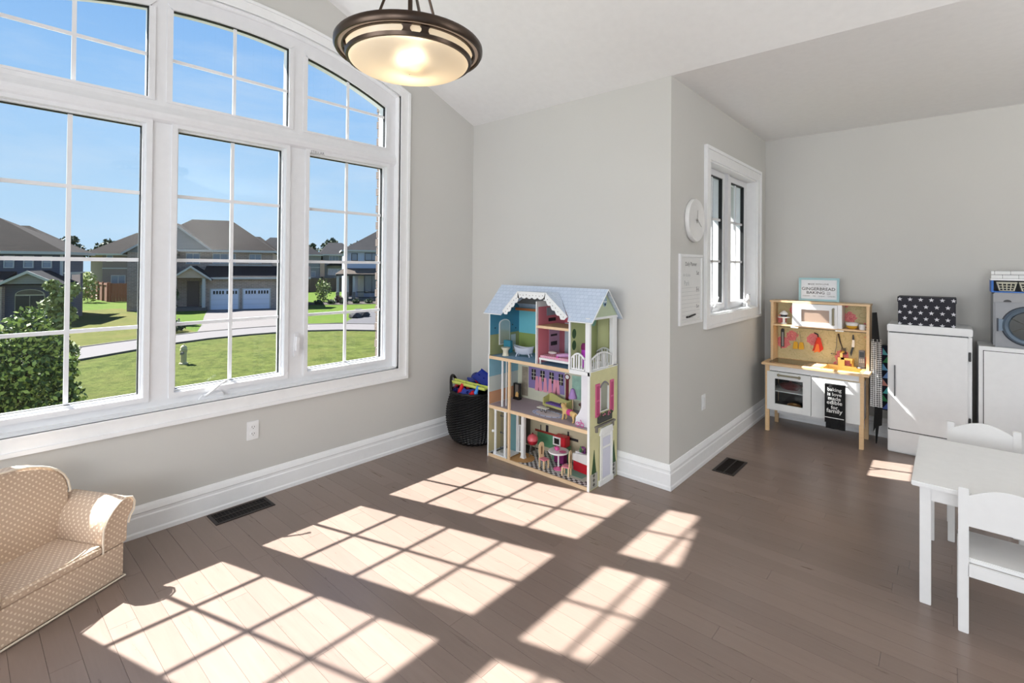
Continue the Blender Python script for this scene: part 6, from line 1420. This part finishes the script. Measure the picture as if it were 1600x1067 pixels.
tree('slim_tree', (-9.6, 1.42), 'slim young tree with pale leaves rising behind the bushy one', 4.6,
     [(0, -.13, 4.44, .11), (.02, .16, 4.36, .13), (0, 0, 4.22, .17), (-.02, -.14, 4.02, .18), (.02, .06, 3.88, .19), (0, -.04, 3.62, .2), (0, -.08, 3.36, .22), (0, .05, 3.1, .24), (0, 0, 2.75, .26)], 3600, .055, leafB, .03, 3)
tree('young_tree', (-43.5, 11.3), 'young tree in front of the brick house porch, left edge of the middle window', 4.6,
     [(0, 0, 1.3, .75, 1.2), (0, .2, 2.3, .75), (0, -.1, 3.2, .6), (0, .1, 4.0, .4)], 1600, .16, leafD, .07, 4)
for i, (x, y, hh_, r_) in enumerate(((-114, 58, 9.3, 2.4), (-124, 69, 11.2, 3.0), (-113, 70, 10.2, 2.5), (-124, 85, 13.4, 3.4), (-124, 55, 8.7, 2.4), (-150, 18, 10.2, 2.8), (-151, 25, 9.8, 2.6), (-108, 89, 13.6, 3.2))):
    lb = ['small rounded distant tree above the grey house roof', 'broad distant tree above the grey house roof', 'ragged distant tree between the grey and white houses', 'tall distant tree rising beside the white house roof', 'low distant tree left above the grey house', 'distant treetop between the slate and beige houses', 'second distant treetop between the slate and beige houses', 'tall distant tree partly behind the white house roof'][i]
    tree('distant_tree', (x, y), lb, hh_, [(0, 0, hh_-r_*.6, r_*.75), (r_*.5, r_*.6, hh_-r_*1.1, r_*.6), (-r_*.4, -r_*.7, hh_-r_*1.2, r_*.6), (0, r_*.3, hh_-r_*.1, r_*.35)], 700, .5, leafD, .3, 20+i, group='distant trees beyond the houses')
def shrub(loc, r_, h_, label, mat=leafD, seed=1, n=300, size=.12, group='shrubs in the planting bed', cat='shrub'):
    t = empty('shrub', (loc[0], loc[1], GZ), label, cat, group); MB().tube([(0, 0, 0), (0, 0, h_*.6)], .03, 6).build('stem', bark, t); foliage(t, [(0, 0, h_*.5, r_, h_/r_*.5)], n, size, mat, seed); return t
poly('planting_bed', [(-54.5, 27.6), (-52.5, 28.6), (-50.8, 31.5), (-49.2, 34.8), (-48, 42), (-53, 42), (-55.5, 34), (-57, 29)], GZ+.07, M('bark_mulch', (50, 40, 34), .95, var=.3, ns=4))
nm = ['leftmost', 'second', 'third', 'fourth', 'fifth', 'sixth', 'rightmost']
for i in range(7):
    t = i/6; shrub((-53.3+t*3.6, 29.2+t*8, 0), .5, .6, 'low dark rounded shrub, %s in the bed before the white house' % nm[i], seed=40+i)
shrub((-56.4, 31.4), .95, 3.0, 'tall pale flowering shrub at the left corner of the white house porch', leafB, 50, 500, .16, 'shrubs by the houses'); shrub((-54.6, 32.6), .5, .9, 'small dark red shrub beside the porch corner', M('leaf_red', (70, 32, 30), .7), 51, 300, .12, 'shrubs by the houses')
shrub((-37.4, 10.2), .9, .8, 'low weedy bush by the far kerb', leafD, 52, 350, .14, 'shrubs by the houses'); shrub((-74, 10.9), 1.0, 3.6, 'pale bush between the slate house and the fence', leafB, 53, 500, .18, 'shrubs by the houses')
# white side wing of this house seen through the nook window, and the eave above that window
wsd = siding('white_board_wing', (150, 150, 154), .2)
wg_ = struct(MB().box(-6, 1.67, 8.2, 8.4, GZ, 4.2).build('wall_wing', wsd)); struct(MB().box(-6.2, 1.67, 7.7, 8.5, 3.1, 3.25).build('trim_1', vinyl))
struct(MB().box(1.25, 1.67, YB+.25, 8.2, 2.515, 2.62).build('trim_2', vinyl))
